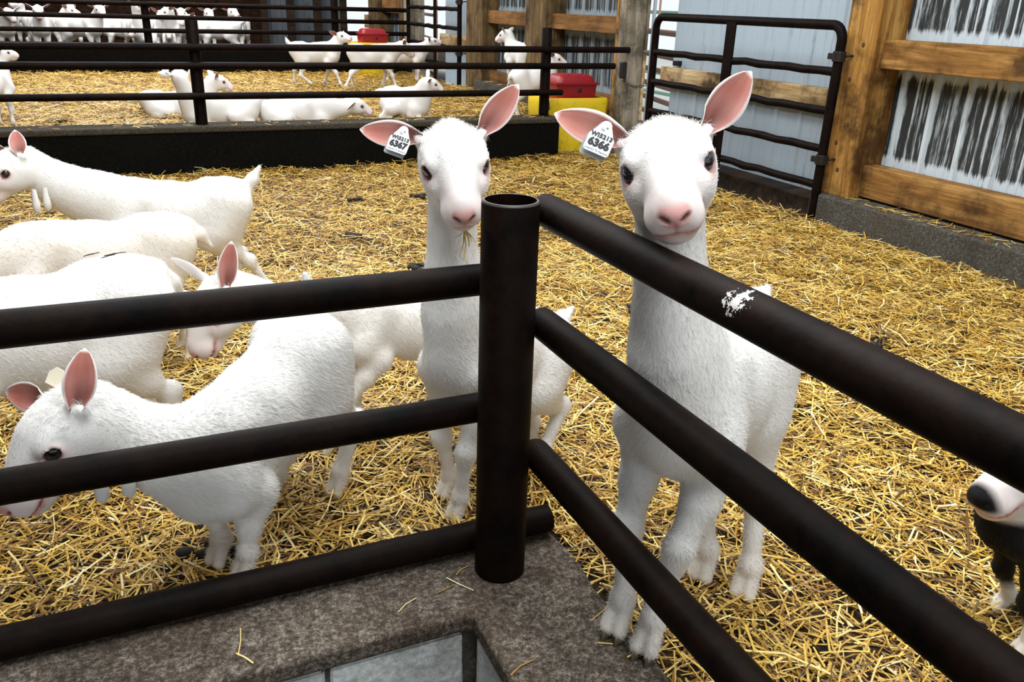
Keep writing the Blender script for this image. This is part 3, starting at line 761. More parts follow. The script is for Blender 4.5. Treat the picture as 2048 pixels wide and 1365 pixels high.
lo_ = [bm.verts.new((x, y_, -0.022)) for x, y_ in pts]; hi_ = [bm.verts.new((x, y_, 0.025)) for x, y_ in pts]
bm.faces.new(hi_); bm.faces.new(lo_[::-1])
for i in range(len(pts)):
    j = (i + 1) % len(pts); bm.faces.new((lo_[i], lo_[j], hi_[j], hi_[i]))
cap_ = bm_link('wall_alley', bm, M['curb_top'], None, False, 0.010, 3); tag(cap_, kind='structure')
bm = bmesh.new()
x = XI - 0.012
for wdt in [0.30, 0.105, 0.40, 0.40, 0.40, 0.40, 0.40, 0.40]:
    rough_box(bm, x - wdt + 0.006, x - 0.004, YI + 0.006, YI + 0.20, -0.205, -0.026); rough_box(bm, x - wdt - 0.19, x - 0.20, YI + 0.007, YI + 0.20, -0.41, -0.215); x -= wdt
y_ = YI - 0.004
for wdt in [0.33, 0.40, 0.40, 0.40, 0.40, 0.40, 0.40]:
    rough_box(bm, XI + 0.006, XI + 0.20, y_ - wdt + 0.006, y_ - 0.004, -0.205, -0.026); rough_box(bm, XI + 0.007, XI + 0.20, y_ - wdt - 0.19, y_ - 0.20, -0.41, -0.215); y_ -= wdt
bl = bm_link('block_course', bm, M['block_face'], cap_, False); tag(bl, 'grey concrete blocks with open joints')
bm = bmesh.new(); bm_box(bm, -3.0, XI + 0.02, YI + 0.014, YO - 0.01, -0.62, -0.023); bm_box(bm, XI + 0.014, XO - 0.01, -2.4, YI + 0.1, -0.62, -0.023)
tag(bm_link('mortar_bed', bm, M['curb_wall'], cap_), kind='structure')

# low concrete wall between the two pens, and the one behind it
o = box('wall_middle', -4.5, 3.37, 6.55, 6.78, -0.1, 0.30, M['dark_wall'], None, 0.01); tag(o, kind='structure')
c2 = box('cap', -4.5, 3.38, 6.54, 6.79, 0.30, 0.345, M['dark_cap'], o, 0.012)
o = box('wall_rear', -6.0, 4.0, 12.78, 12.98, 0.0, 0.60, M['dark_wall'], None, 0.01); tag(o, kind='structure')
o = box('wall_left', -5.62, -5.5, -4.0, 17.4, -0.6, 4.3, M['dark_timber']); tag(o, kind='structure')
o = box('ceiling', -5.5, 4.3, -4.0, 17.4, 4.30, 4.42, M['dark_timber']); tag(o, kind='structure')
o = box('wall_back', -7.0, 2.45, 17.2, 17.4, 0.2, 4.0, M['back_boards']); tag(o, kind='structure')

def ribbed(name, x, y0, y1, z0, z1, pitch, depth, mat, parent=None, axis='y'):
    prof = [(0.0, 0), (0.16, 0), (0.22, 1), (0.32, 1), (0.38, 0), (0.54, 0), (0.56, 0.22), (0.60, 0.22), (0.62, 0), (0.78, 0), (0.80, 0.22), (0.84, 0.22), (0.86, 0)]
    pts = []; y_ = y0
    while y_ < y1:
        for a, d in prof:
            if y_ + a * pitch < y1: pts.append((y_ + a * pitch, d * depth))
        y_ += pitch
    pts.append((y1, 0))
    bm = bmesh.new(); rows = []
    nz = max(2, int((z1 - z0) / 0.25))
    for side, off in ((0, 0.0), (1, 0.0015)):
        for iz in range(nz + 1):
            zz = z0 + (z1 - z0) * iz / nz
            rows.append([bm.verts.new((x - d + off, yy, zz) if axis == 'y' else (yy, x - d + off, zz)) for yy, d in pts])
    for side in (0, 1):
        for iz in range(nz):
            a, b_ = rows[side * (nz + 1) + iz], rows[side * (nz + 1) + iz + 1]
            for k in range(len(pts) - 1): bm.faces.new((a[k], a[k + 1], b_[k + 1], b_[k]))
    return bm_link(name, bm, M[mat], parent, False)

WX = 4.0                                                            # inner face of the barn's wooden posts
def struct(o): return tag(o, kind='structure')
# right-hand wall beside the near pen
struct(box('wall_right', 3.927, 4.40, -2.5, 4.075, -0.1, 0.18, M['curb_wall'], None, 0.012))
struct(ribbed('wall_right', 4.235, -2.5, 3.84, 0.20, 3.2, 0.23, 0.022, 'sheet_grimy'))
struct(box('trim_1', 4.085, 4.215, -2.5, 3.83, 0.195, 0.385, M['girt_wood'], None, 0.005))
struct(box('trim_2', 4.065, 4.205, -2.5, 3.83, 0.955, 1.115, M['girt_wood'], None, 0.005))
struct(box('trim_3', 4.065, 4.205, -2.5, 3.83, 2.2, 2.36, M['girt_wood'], None, 0.005))
p = box('trim_4', WX, 4.235, 3.83, 4.07, 0.178, 3.3, M['post_wood'], None, 0.008); struct(p)
kb = bmesh.new()
for yy, zz in ((3.95, 0.34), (3.93, 0.62), (3.98, 0.88), (3.92, 1.08), (4.0, 0.5)):
    bmesh.ops.create_uvsphere(kb, u_segments=12, v_segments=8, radius=0.013, matrix=Matrix.Translation((WX, yy, zz)) @ Matrix.Diagonal((0.25, 1, 1.2, 1)))
kn = bm_link('knot', kb, M['knot'], p, True); kn['kind'] = 'stuff'
# sliding metal door, partly open, with its plank
d1 = ribbed('door_1', 4.30, 4.10, 6.30, -0.03, 3.0, 0.25, 0.014, 'sheet_door'); struct(d1)
box('door_plank', 4.22, 4.285, 4.08, 6.36, 0.640, 0.785, M['plank_pale'], d1, 0.004)
box('latch_bracket', 4.24, 4.29, 6.15, 6.22, 0.80, 0.84, M['bolt_dark'], d1, 0.004)
struct(box('trim_5', 4.06, 4.28, 4.075, 5.95, -0.08, 0.10, M['dark_timber'], None, 0.01))
# rough post beyond the opening and its nailed boards
p = box('trim_6', 4.03, 4.19, 6.60, 6.80, -0.05, 3.2, M['grey_post'], None, 0.012); struct(p)
for (a, b_, c_, d_, z0, z1, mm) in ((4.06, 4.24, 6.80, 6.90, 0.2, 3.2, 'post_wood'), (4.19, 4.215, 6.59, 6.70, 0.30, 0.86, 'plank_pale'), (4.19, 4.215, 6.59, 6.70, 0.90, 2.0, 'grey_post')):
    box('nailed_board', a, b_, c_, d_, z0, z1, M[mm], p, 0.004)
tube('door_channel', [(4.262, 6.60, -0.05), (4.262, 6.60, 3.0)], 0.016, M['galvanised'], p, 8)
tube('door_channel', [(4.285, 6.555, -0.05), (4.285, 6.555, 3.0)], 0.010, M['rust_paint'], p, 8)
hb = bmesh.new(); bm_box(hb, 3.985, 4.03, 6.60, 6.66, 0.66, 0.80)
hh = bm_link('latch_block', hb, M['bolt_dark'], p, False, 0.008); hh.rotation_euler = (0, 0, 0)
# wall beside the second pen
struct(box('wall_right', 3.98, 4.40, 7.34, 10.12, 0.0, 0.35, M['curb_wall'], None, 0.012))
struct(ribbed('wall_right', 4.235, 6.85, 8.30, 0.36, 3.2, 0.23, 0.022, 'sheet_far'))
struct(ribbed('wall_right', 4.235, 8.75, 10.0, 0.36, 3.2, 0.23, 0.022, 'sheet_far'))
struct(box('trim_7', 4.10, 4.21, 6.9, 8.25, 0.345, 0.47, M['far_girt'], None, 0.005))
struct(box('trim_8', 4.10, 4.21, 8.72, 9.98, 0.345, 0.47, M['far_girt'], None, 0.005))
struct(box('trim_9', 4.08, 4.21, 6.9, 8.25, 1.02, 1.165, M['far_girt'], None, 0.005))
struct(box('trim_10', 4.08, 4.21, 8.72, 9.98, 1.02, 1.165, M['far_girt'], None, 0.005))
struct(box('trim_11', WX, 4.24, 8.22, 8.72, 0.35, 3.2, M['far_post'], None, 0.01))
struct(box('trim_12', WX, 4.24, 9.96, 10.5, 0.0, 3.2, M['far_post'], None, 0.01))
# second doorway, its leaf and the wall beyond
d2 = ribbed('door_2', 4.30, 10.52, 12.08, 0.0, 3.0, 0.25, 0.014, 'sheet_door'); struct(d2)
box('door_plank', 4.22, 4.285, 10.5, 12.15, 0.66, 0.82, M['plank_pale'], d2, 0.004)
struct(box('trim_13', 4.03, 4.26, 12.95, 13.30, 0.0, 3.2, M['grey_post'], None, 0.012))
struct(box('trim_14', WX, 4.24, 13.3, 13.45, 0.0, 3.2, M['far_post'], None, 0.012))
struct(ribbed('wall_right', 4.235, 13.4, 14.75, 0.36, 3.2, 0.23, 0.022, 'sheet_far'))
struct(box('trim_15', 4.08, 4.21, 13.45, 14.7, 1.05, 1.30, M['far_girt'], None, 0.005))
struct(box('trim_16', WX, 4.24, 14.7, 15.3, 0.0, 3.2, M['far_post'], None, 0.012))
d3 = ribbed('door_3', 4.30, 15.3, 16.4, 0.0, 3.0, 0.25, 0.014, 'sheet_door'); struct(d3)
box('door_plank', 4.22, 4.285, 15.3, 16.45, 0.75, 0.98, M['plank_pale'], d3, 0.004)
struct(ribbed('wall_back', 17.1, 2.45, 3.9, 0.3, 3.6, 0.42, 0.03, 'sheet_back', None, 'x'))
for i, xx in enumerate((2.47, 2.95, 3.45, 3.95)):
    struct(box('trim_%d' % (17 + i), xx - 0.06, xx + 0.06, 16.92, 17.06, 0.2, 4.0, M['dark_timber'], None, 0.01))

# outside, seen through the gaps of the doors
struct(ground('ground_outside', 4.3, 20, -3, 26, -0.05, 'outdoor', 20, 0.01))

# ------------------------------------------------------------------ pipe fences
def rail_bm(a, b, r, dome_a=False, dome_b=False, n=20, bow=0.0):
    a, b = Vector(a), Vector(b); L = (b - a).length; m = 9
    path, rad = [], []
    if dome_a:
        for t in (0.0, 0.35, 0.7): path.append(a + (b - a) * (t * r / L)); rad.append(r * math.sqrt(max(0.05, 1 - (1 - t) ** 2)))
    for i in range(m + 1):
        t = i / m; path.append(a + (b - a) * (t if not dome_a or t > 0 else r / L) + Vector((0, 0, -bow * 4 * t * (1 - t)))); rad.append(r)
    bm = bmesh.new(); bm_add(bm, *tube_data(path, rad, n, True)); return bm

fence = empty('pipe_fence', (0.647, 1.447, 0.025))
tag(fence, 'dark steel pipe fence rounding the corner of the concrete feed alley wall', 'fence')
FO = Vector(fence.location)
def fpart(name, bm, mat, parent, org):
    for v in bm.verts: v.co -= org
    o = bm_link(name, bm, mat, parent, True); m_ = o.modifiers.new('edge', 'EDGE_SPLIT'); m_.split_angle = 0.9; return o
def hollow_post(c, z0, z1, r, wall, n=48):
    bm = bmesh.new(); rows = []
    for rr, zz in ((r, z0), (r, z1 - 0.004), (r - 0.003, z1), (r - wall, z1), (r - wall, z1 - 0.25)):
        rows.append([bm.verts.new((c[0] + rr * math.cos(2 * math.pi * k / n), c[1] + rr * math.sin(2 * math.pi * k / n), zz)) for k in range(n)])
    for a, b_ in zip(rows, rows[1:]):
        for k in range(n): bm.faces.new((a[k], a[(k + 1) % n], b_[(k + 1) % n], b_[k]))
    bm.faces.new(rows[-1]); bm.faces.new(rows[0][::-1])
    return bm, rows
bm, rows = hollow_post((0.647, 1.447), 0.023, 0.887, 0.0572, 0.0065)
post = fpart('post', bm, M['pipe'], fence, FO)
post.data.materials.append(M['pipe_rim'])
for pl in post.data.polygons:
    c = pl.center + FO
    if c.z > 0.884 and abs(pl.normal.z) > 0.3: pl.material_index = 1
RR = 0.0335
for zc, x1 in ((0.700, 0.625), (0.402, 0.625), (0.065, 0.815)):
    fpart('rail', rail_bm((-3.0, 1.537, zc), (x1, 1.537, zc), RR, False, False), M['pipe'], fence, FO)
bm = rail_bm((0.737, 1.505, 0.854), (0.737, -2.3, 0.854), RR, True)
fpart('rail', bm, M['pipe_marked'], fence, Vector((0, 0, 0))).location = -FO
for zc in (0.614, 0.300):
    fpart('rail', rail_bm((0.737, 1.500, zc), (0.737, -2.3, zc), RR, True), M['pipe'], fence, FO)
bm = bmesh.new()
for zc in (0.854, 0.614, 0.300):
    bm = bmesh.new(); bm_add(bm, *tube_data([(0.690, 1.485, zc - 0.012), (0.715, 1.497, zc - 0.012)], [0.030, 0.026], 12)); fpart('weld', bm, M['pipe'], fence, FO)

def straight_fence(label, y, posts, rails, pr_, rr_, zb, zt):
    e = empty('pipe_fence', (posts[0], y, zb)); tag(e, label, 'fence')
    O = Vector(e.location)
    for i, px in enumerate(posts):
        bm, _ = hollow_post((px, y), zb - 0.004, zt, pr_, 0.006, 24); fpart('post', bm, M['pipe'], e, O)
    for (x0, x1, z0, z1, yo) in rails:
        bm = rail_bm((x0, y + yo, z0), (x1, y + yo, z1), rr_, False, False, 14); fpart('rail', bm, M['pipe'], e, O)
    return e
straight_fence('dark pipe fence with three rails on the low wall between the two pens', 6.665, [0.463, 3.265, -2.4],
               [(-4.4, 4.035, 0.868, 0.900, -0.066), (-4.4, 3.90, 0.754, 0.766, -0.066), (-4.4, 3.40, 0.556, 0.550, -0.066)], 0.043, 0.0255, 0.345, 1.066)
straight_fence('farthest dark pipe fence, in front of the crowded goats by the back wall', 12.9, [0.33, 2.87, -2.3],
               [(-6, 3.95, 1.075, 1.105, -0.075), (-6, 3.95, 0.925, 0.935, -0.075), (-6, 3.95, 0.735, 0.775, -0.075)], 0.05, 0.03, 0.60, 1.7)

# ------------------------------------------------------------------ tube gates
def gate(label, ya, yb, x, ztop, rails, bar_y, zfoot, hinge=True, rad=0.0295):
    g = empty('pipe_gate', (x, ya, zfoot)); tag(g, label, 'gate'); O = Vector(g.location)
    rc = 0.085; path = [(x, ya, zfoot)]
    for k in range(7):
        a = math.pi / 2 * k / 6; path.append((x, ya + rc - rc * math.cos(a), ztop - rc + rc * math.sin(a)))
    for k in range(7):
        a = math.pi / 2 * k / 6; path.append((x, yb - rc + rc * math.sin(a), ztop - rc + rc * math.cos(a)))
    path.append((x, yb, 0.08 + zfoot))
    bm = bmesh.new(); bm_add(bm, *tube_data(path, rad, 14)); fpart('frame', bm, M['gate_pipe'], g, O)
    for i, zr in enumerate(rails):
        n = 14; pth, rd = [], []
        for k in range(n + 1):
            t = k / n; dent = 0.006 * math.sin(k * 2.4 + i * 1.7) * math.sin(math.pi * t)
            pth.append((x + dent * 0.5, ya + (yb - ya) * t, zr + dent)); rd.append(rad * (0.93 - 0.10 * abs(math.sin(k * 1.9 + i))))
        bm = bmesh.new(); bm_add(bm, *tube_data(pth, rd, 12)); fpart('rail', bm, M['gate_pipe'], g, O)
    bm = bmesh.new(); bm_box(bm, x - 0.026, x - 0.014, bar_y - 0.052, bar_y + 0.052, zfoot + 0.05, ztop - 0.01)
    for v in bm.verts: v.co -= O
    bm_link('brace_bar', bm, M['gate_pipe'], g, False, 0.003)
    if hinge:
        for zr in (ztop - 0.175, ztop - 0.79):
            bm = bmesh.new(); bm_add(bm, *tube_data([(x, ya, zr - 0.03), (x, ya, zr + 0.03)], rad * 1.35, 12)); bm_box(bm, x - 0.035, x - 0.01, ya - 0.012, ya + 0.06, zr - 0.018, zr + 0.018)
            for v in bm.verts: v.co -= O
            h_ = bm_link('hinge_collar', bm, M['bolt_dark'], g, False, 0.003)
            bm = bmesh.new(); bm_add(bm, *tube_data([(x + 0.02, ya - 0.02, zr), (x + 0.05, ya - 0.035, zr + 0.006), (x + 0.10, ya - 0.045, zr + 0.006)], 0.007, 8))
            for v in bm.verts: v.co -= O
            bm_link('hinge_pin', bm, M['bolt_dark'], h_, True)
    return g
gate('dark rounded tube gate across the sliding metal door beside the big wooden post', 4.025, 6.04, 3.93, 1.182, [0.918, 0.688, 0.458, 0.232], 5.06, 0.015)
gate('dark tube gate across the farther doorway at the back of the second pen', 10.55, 12.72, 3.93, 1.42, [1.16, 0.93, 0.69, 0.47], 11.45, 0.10)

# chain between the gate and the grey post
ch = empty('gate_chain', (4.0, 6.3, 0.62)); tag(ch, 'short link chain from the rough grey post to the tube gate', 'chain')
for k in range(15):
    t = k / 14; c = Vector((4.02 - 0.075 * t, 6.63 - 0.57 * t, 0.640 + 0.05 * t - 0.05 * math.sin(math.pi * t))) - Vector(ch.location)
    ln = [(c + Vector((0, 0.022 * math.cos(a), 0.011 * math.sin(a)) if k % 2 else (0.011 * math.sin(a), 0.022 * math.cos(a), 0))) for a in np.linspace(0, 2 * math.pi, 11)[:-1]]
    tube('link', ln, 0.0038, M['chain_steel'], ch, 6, False, True)

# gates and trees outside
def yard_gate(label, mat, x, y0, y1, z0, z1, n, rx=None):
    g = empty('yard_gate', (x, y0, z0)); tag(g, label, 'gate'); O = Vector(g.location)
    xb = x if rx is None else rx
    P_ = lambda t, zz: (x + (xb - x) * t, y0 + (y1 - y0) * t, zz)
    path = [P_(0, z0)] + [P_(0.06 * (1 - math.cos(a)), z1 - 0.12 + 0.12 * math.sin(a)) for a in np.linspace(0, math.pi / 2, 6)] + [P_(1 - 0.06 * (1 - math.cos(a)), z1 - 0.12 + 0.12 * math.sin(a)) for a in np.linspace(math.pi / 2, 0, 6)] + [P_(1, z0)]
    bm = bmesh.new(); bm_add(bm, *tube_data(path, 0.03, 12)); fpart('frame', bm, M[mat], g, O)
    for k in range(n):
        zz = z0 + 0.12 + (z1 - z0 - 0.2) * k / n
        bm = bmesh.new(); bm_add(bm, *tube_data([P_(0, zz), P_(1, zz)], 0.026, 10)); fpart('rail', bm, M[mat], g, O)
    return g
yard_gate('rust coloured pipe gate outside, in the gap beside the sliding metal door', 'rust_paint', 4.75, 6.55, 8.6, -0.05, 1.02, 6, 5.3)
yard_gate('pale green pipe gate in the yard, above the rust coloured one', 'green_paint', 7.0, 9.0, 13.0, 0.0, 1.55, 5)
yard_gate('pinkish pipe gate in the yard behind the farther doorway', 'rust_paint', 4.8, 14.0, 16.0, -0.05, 1.3, 6, 5.2)
for i, (x, y, h_, lab) in enumerate(((15.5, 19.5, 4.2, 'blurred green tree outside, above the yard gates in the door gap'), (10.5, 22.5, 4.5, 'green tree outside seen through the farther door gap'))):
    t = empty('tree', (x, y, -0.05)); tag(t, lab, 'tree')
    tube('trunk', [(0, 0, 0), (0.05, 0, h_ * 0.3), (0, 0.05, h_ * 0.6)], [0.16, 0.12, 0.07], M['far_post'], t, 8)
    V, Fq = [], []
    for k in range(2600):
        d = rng.normal(size=3); d /= np.linalg.norm(d); c = d * np.array((1.3, 1.5, h_ * 0.30)) * rng.uniform(0.55, 1.0) + np.array((0, 0, h_ * 0.66))
        a, b_ = rng.normal(size=3) * 0.09, rng.normal(size=3) * 0.09; o_ = len(V)
        V += [c - a, c + b_, c + a, c - b_]; Fq.append((o_, o_ + 1, o_ + 2, o_ + 3))
    link('crown', np_mesh('crown', np.array(V), np.array(Fq)), M['leaf'], t)['kind'] = 'stuff'

# ------------------------------------------------------------------ drinkers: yellow insulated tank under a red trough
def loft_rr(levels, n=8):
    """stack of rounded rectangles: (z, half x, half y, corner radius, dx, dy)"""
    V, Fq = [], []; m = n * 4
    for (zz, hx, hy, r, dx, dy) in levels:
        for q, (sx, sy) in enumerate(((1, 1), (-1, 1), (-1, -1), (1, -1))):
            for k in range(n):
                a = math.pi / 2 * (q + k / (n - 1)); V.append(Vector((dx + sx * (hx - r) + r * math.cos(a), dy + sy * (hy - r) + r * math.sin(a), zz)))
    for i in range(len(levels) - 1):
        for k in range(m): Fq.append((i * m + k, i * m + (k + 1) % m, (i + 1) * m + (k + 1) % m, (i + 1) * m + k))
    Fq.append(tuple(reversed(range(m)))); Fq.append(tuple((len(levels) - 1) * m + k for k in range(m)))
    return V, Fq
def drinker(label, x, y, z, rz, sc=1.0):
    e = empty('livestock_waterer', (x, y, z), math.radians(rz)); tag(e, label, 'waterer', 'yellow and red livestock waterers')
    bm = bmesh.new()
    bm_add(bm, *loft_rr([(zz * sc, hx * sc, hy * sc, r * sc, 0, 0) for zz, hx, hy, r in
        ((0, .285, .205, .04), (.03, .292, .21, .045), (.30, .305, .222, .045), (.325, .305, .222, .045), (.345, .318, .235, .05), (.50, .325, .240, .05), (.545, .325, .240, .05), (.558, .318, .233, .045), (.558, .285, .20, .04), (.52, .275, .19, .04))]))
    tank = bm_link('tank', bm, M['yellow_plastic'], e, True); mm = tank.modifiers.new('edge', 'EDGE_SPLIT'); mm.split_angle = 0.7
    bm = bmesh.new()
    bm_add(bm, *loft_rr([(zz * sc, hx * sc, hy * sc, r * sc, 0.02 * sc, 0) for zz, hx, hy, r in
        ((.50, .185, .15, .03), (.56, .195, .16, .03), (.672, .205, .17, .03), (.675, .222, .187, .03), (.69, .222, .187, .03), (.694, .19, .155, .04), (.735, .178, .143, .05), (.752, .160, .125, .05), (.757, .13, .10, .04))]))
    tr = bm_link('trough_lid', bm, M['red_plastic'], e, True); mm = tr.modifiers.new('edge', 'EDGE_SPLIT'); mm.split_angle = 0.6
    bm = bmesh.new(); bmesh.ops.create_uvsphere(bm, u_segments=14, v_segments=8, radius=0.020 * sc, matrix=Matrix.Translation((0.04 * sc, -0.167 * sc, 0.62 * sc)) @ Matrix.Diagonal((1, .35, 1, 1)))
    bm_link('drain_plug', bm, M['ink'], tr, True)
    bm = bmesh.new(); bm_box(bm, -0.30 * sc, -0.285 * sc, -0.236 * sc, -0.226 * sc, 0.46 * sc, 0.53 * sc); bm_link('slot', bm, M['ink'], tank)
    bm = bmesh.new(); bm_add(bm, *tube_data([(-0.30 * sc, -0.243 * sc, .40 * sc), (-0.2 * sc, -0.246 * sc, .405 * sc), (-0.15 * sc, -0.244 * sc, .38 * sc), (-0.135 * sc, -0.24 * sc, .34 * sc)], 0.004, 6)); bm_link('hose', bm, M['cable'], tank, True)
    bm = bmesh.new(); bmesh.ops.create_uvsphere(bm, u_segments=12, v_segments=8, radius=0.03 * sc, matrix=Matrix.Translation((0.255 * sc, -0.217 * sc, 0.13 * sc)) @ Matrix.Diagonal((1, .2, 1.2, 1)))
    bm_link('drain_hole', bm, M['post_wood'], tank, True)
    return e
drinker('yellow waterer with red lid between the low wall and the rough grey post', 3.705, 7.07, -0.07, -2, 0.97)
drinker('yellow waterer with red lid far back, under the topmost rails', 3.27, 12.40, 0.16, 0, 0.92)

# ------------------------------------------------------------------ straw
def frustum(P, margin=260):
    d = P - np.array(EYE); z = d @ np.array(_F); u = 1024 + FPX * (d @ np.array(_R)) / z; v = 682 - FPX * (d @ np.array(_U)) / z
    return (z > 0.3) & (u > -2.6 * margin) & (u < 2048 + 2 * margin) & (v > -margin) & (v < 1365 + 1.5 * margin)
PAL = np.array([(0.53, 0.315, 0.042), (0.66, 0.43, 0.085), (0.82, 0.63, 0.22), (0.34, 0.165, 0.020), (0.11, 0.046, 0.006), (0.90, 0.78, 0.42)])
def straw(name, rects, zbase, density, Lr, Wr, pile, label, excl=None, lay=0.14, probs=(0.28, 0.24, 0.12, 0.18, 0.15, 0.04), cull=True):
    Cs = []
    for (x0, x1, y0, y1) in rects:
        n = int((x1 - x0) * (y1 - y0) * density)
        Cs.append(np.stack((rng.uniform(x0, x1, n), rng.uniform(y0, y1, n), np.full(n, zbase)), 1))
    Pc = np.concatenate(Cs)
    if cull: Pc = Pc[frustum(Pc)]
    if excl is not None: Pc = Pc[~excl(Pc)]
    n = len(Pc)
    # clumps: denser, higher, tilted where a slow noise is high
    cl = np.sin(Pc[:, 0] * 5.1 + 1.3) * np.cos(Pc[:, 1] * 4.3 + 0.4) + 0.7 * np.sin(Pc[:, 0] * 11.7 + Pc[:, 1] * 9.1)
    Pc[:, 2] += pile * rng.random(n) ** 1.6 * (1.0 + 0.35 * cl)
    L = rng.uniform(*Lr, n) * np.where(rng.random(n) < 0.12, 1.7, 1.0); W = rng.uniform(*Wr, n)
    ya = rng.uniform(0, 2 * np.pi, n); pi_ = rng.normal(0, lay, n); 
    d = np.stack((np.cos(ya) * np.cos(pi_), np.sin(ya) * np.cos(pi_), np.sin(pi_)), 1)
    sd = np.stack((-np.sin(ya), np.cos(ya), rng.normal(0, 0.35, n)), 1); sd /= np.linalg.norm(sd, axis=1)[:, None]
    nn = np.cross(d, sd); nn *= np.sign(nn[:, 2:3])
    bend = rng.normal(0, 0.05, n)[:, None] * L[:, None]; bz = rng.normal(0, 0.03, n)[:, None] * L[:, None]
    V = np.zeros((n, 9, 3), np.float32)
    for si, t in enumerate((-0.5, 0.0, 0.5)):
        c = Pc + d * (L * t)[:, None] + (sd * bend + nn * bz) * (1 - 4 * t * t)
        for k, (a, h) in enumerate(((-0.5, 0), (0, 0.32), (0.5, 0))):
            V[:, si * 3 + k] = c + sd * (W * a)[:, None] + nn * (W * h)[:, None]
    V[:, :, 2] = np.maximum(V[:, :, 2], zbase + 0.0005 - 0.02)
    q = np.array([(0, 3, 4, 1), (1, 4, 5, 2), (3, 6, 7, 4), (4, 7, 8, 5)])
    Fq = (np.arange(n)[:, None, None] * 9 + q[None]).reshape(-1, 4)
    col = PAL[rng.choice(len(PAL), n, p=np.array(probs) / sum(probs))] * rng.uniform(0.75, 1.15, (n, 1))
    me = np_mesh(name, V.reshape(-1, 3), Fq, 4, np.repeat(np.clip(col, 0, 0.95), 9, 0))
    o = link(name, me, M['straw'], None, False); tag(o, label, 'straw', None, 'stuff'); return o
inside_curb = lambda P: ((P[:, 0] < XO + 0.02) & (P[:, 1] < YO + 0.01))
straw('straw_bedding', [(-2.6, 3.90, 1.5, 4.0), (0.80, 3.90, -0.8, 1.55)], 0.0, 4300, (0.040, 0.115), (0.0024, 0.0058), 0.036, 'golden straw bedding covering the near pen', inside_curb, 0.20)
straw('straw_bedding', [(-4.4, 3.90, 4.0, 6.53), (3.45, 3.90, 6.53, 6.80)], 0.0, 2500, (0.05, 0.12), (0.003, 0.0065), 0.036, 'trampled straw bedding in front of the middle low wall', None, 0.20, (0.26, 0.18, 0.06, 0.22, 0.22, 0.02))
straw('straw_bedding', [(-4.9, 3.24, 6.82, 12.75), (3.24, 3.95, 7.40, 12.75)], BED2, 1250, (0.07, 0.15), (0.0045, 0.009), 0.05, 'yellow straw bedding of the second pen behind the middle wall', None, 0.18, (0.38, 0.20, 0.06, 0.22, 0.14, 0.02))
straw('straw_litter', [(3.94, 4.07, 0.5, 3.8)], 0.183, 700, (0.03, 0.09), (0.0025, 0.005), 0.008, 'wisps of straw on the concrete ledge of the right wall', None, 0.08)
straw('straw_litter', [(3.99, 4.09, 7.4, 9.9)], 0.352, 300, (0.05, 0.1), (0.004, 0.007), 0.01, 'wisps of straw on the ledge behind the yellow waterer', None, 0.08)
straw('straw_litter', [(-1.2, 3.3, 6.56, 6.77)], 0.347, 110, (0.04, 0.1), (0.003, 0.006), 0.006, 'wisps of straw on top of the middle low wall', None, 0.08)
straw('straw_litter', [(0.55, 0.80, 1.0, 1.54), (-0.2, 0.55, 1.34, 1.54)], 0.027, 40, (0.03, 0.08), (0.002, 0.004), 0.003, 'few loose straws on the concrete corner under the thick post', None, 0.04)
# dung on the bedding
bm = bmesh.new()
for (x, y, zb) in [(2.0, 4.4, 0.03), (1.55, 4.0, 0.03), (1.2, 3.75, 0.03), (1.0, 3.4, 0.03), (1.28, 5.3, 0.03), (1.7, 5.3, 0.03), (1.05, 4.4, .03), (2.6, 2.2, 0.03), (0.02, 1.78, 0.03), (0.1, 1.72, 0.03), (1.9, 2.9, 0.03), (0.6, 2.6, .03), (0.75, 2.0, .03), (2.2, 1.2, .03), (-0.6, 7.9, BED2 + .04), (-0.55, 7.85, BED2 + .04), (0.1, 8.6, BED2 + .04), (0.15, 8.9, BED2 + .04), (0.0, 9.4, BED2 + 0.04)]:
    for k in range(7):
        r = random.uniform(0.010, 0.024); bmesh.ops.create_icosphere(bm, subdivisions=1, radius=r, matrix=Matrix.Translation((x + random.gauss(0, 0.025), y + random.gauss(0, 0.025), zb)) @ Matrix.Diagonal((1.2, 1, .7, 1)))
o = bm_link('dung_litter', bm, M['dung'], None, True); tag(o, 'dark lumps of dung scattered over the straw', 'dung', None, 'stuff')
# ------------------------------------------------------------------ the goats
cR, cU, cF = np.array(_R), np.array(_U), np.array(_F)
def im(r, u, fw=0.0): return cR * r + cU * u + cF * fw      # a world direction given along right / up / away axes

def text_part(name, body, size, loc, R3, mat, parent, off=0.0, spc=1.0):
    cu = bpy.data.curves.new(name, 'FONT'); cu.body = body; cu.size = size; cu.align_x = 'CENTER'; cu.align_y = 'CENTER'; cu.extrude = 0.0002; cu.offset = off; cu.resolution_u = 3; cu.space_character = spc
    tmp = bpy.data.objects.new(name + '_src', cu); me = bpy.data.meshes.new_from_object(tmp); bpy.data.objects.remove(tmp); bpy.data.curves.remove(cu)
    o = link(name, me, M[mat], parent, False)
    m4 = R3.to_4x4(); m4.translation = loc; o.matrix_local = m4; return o

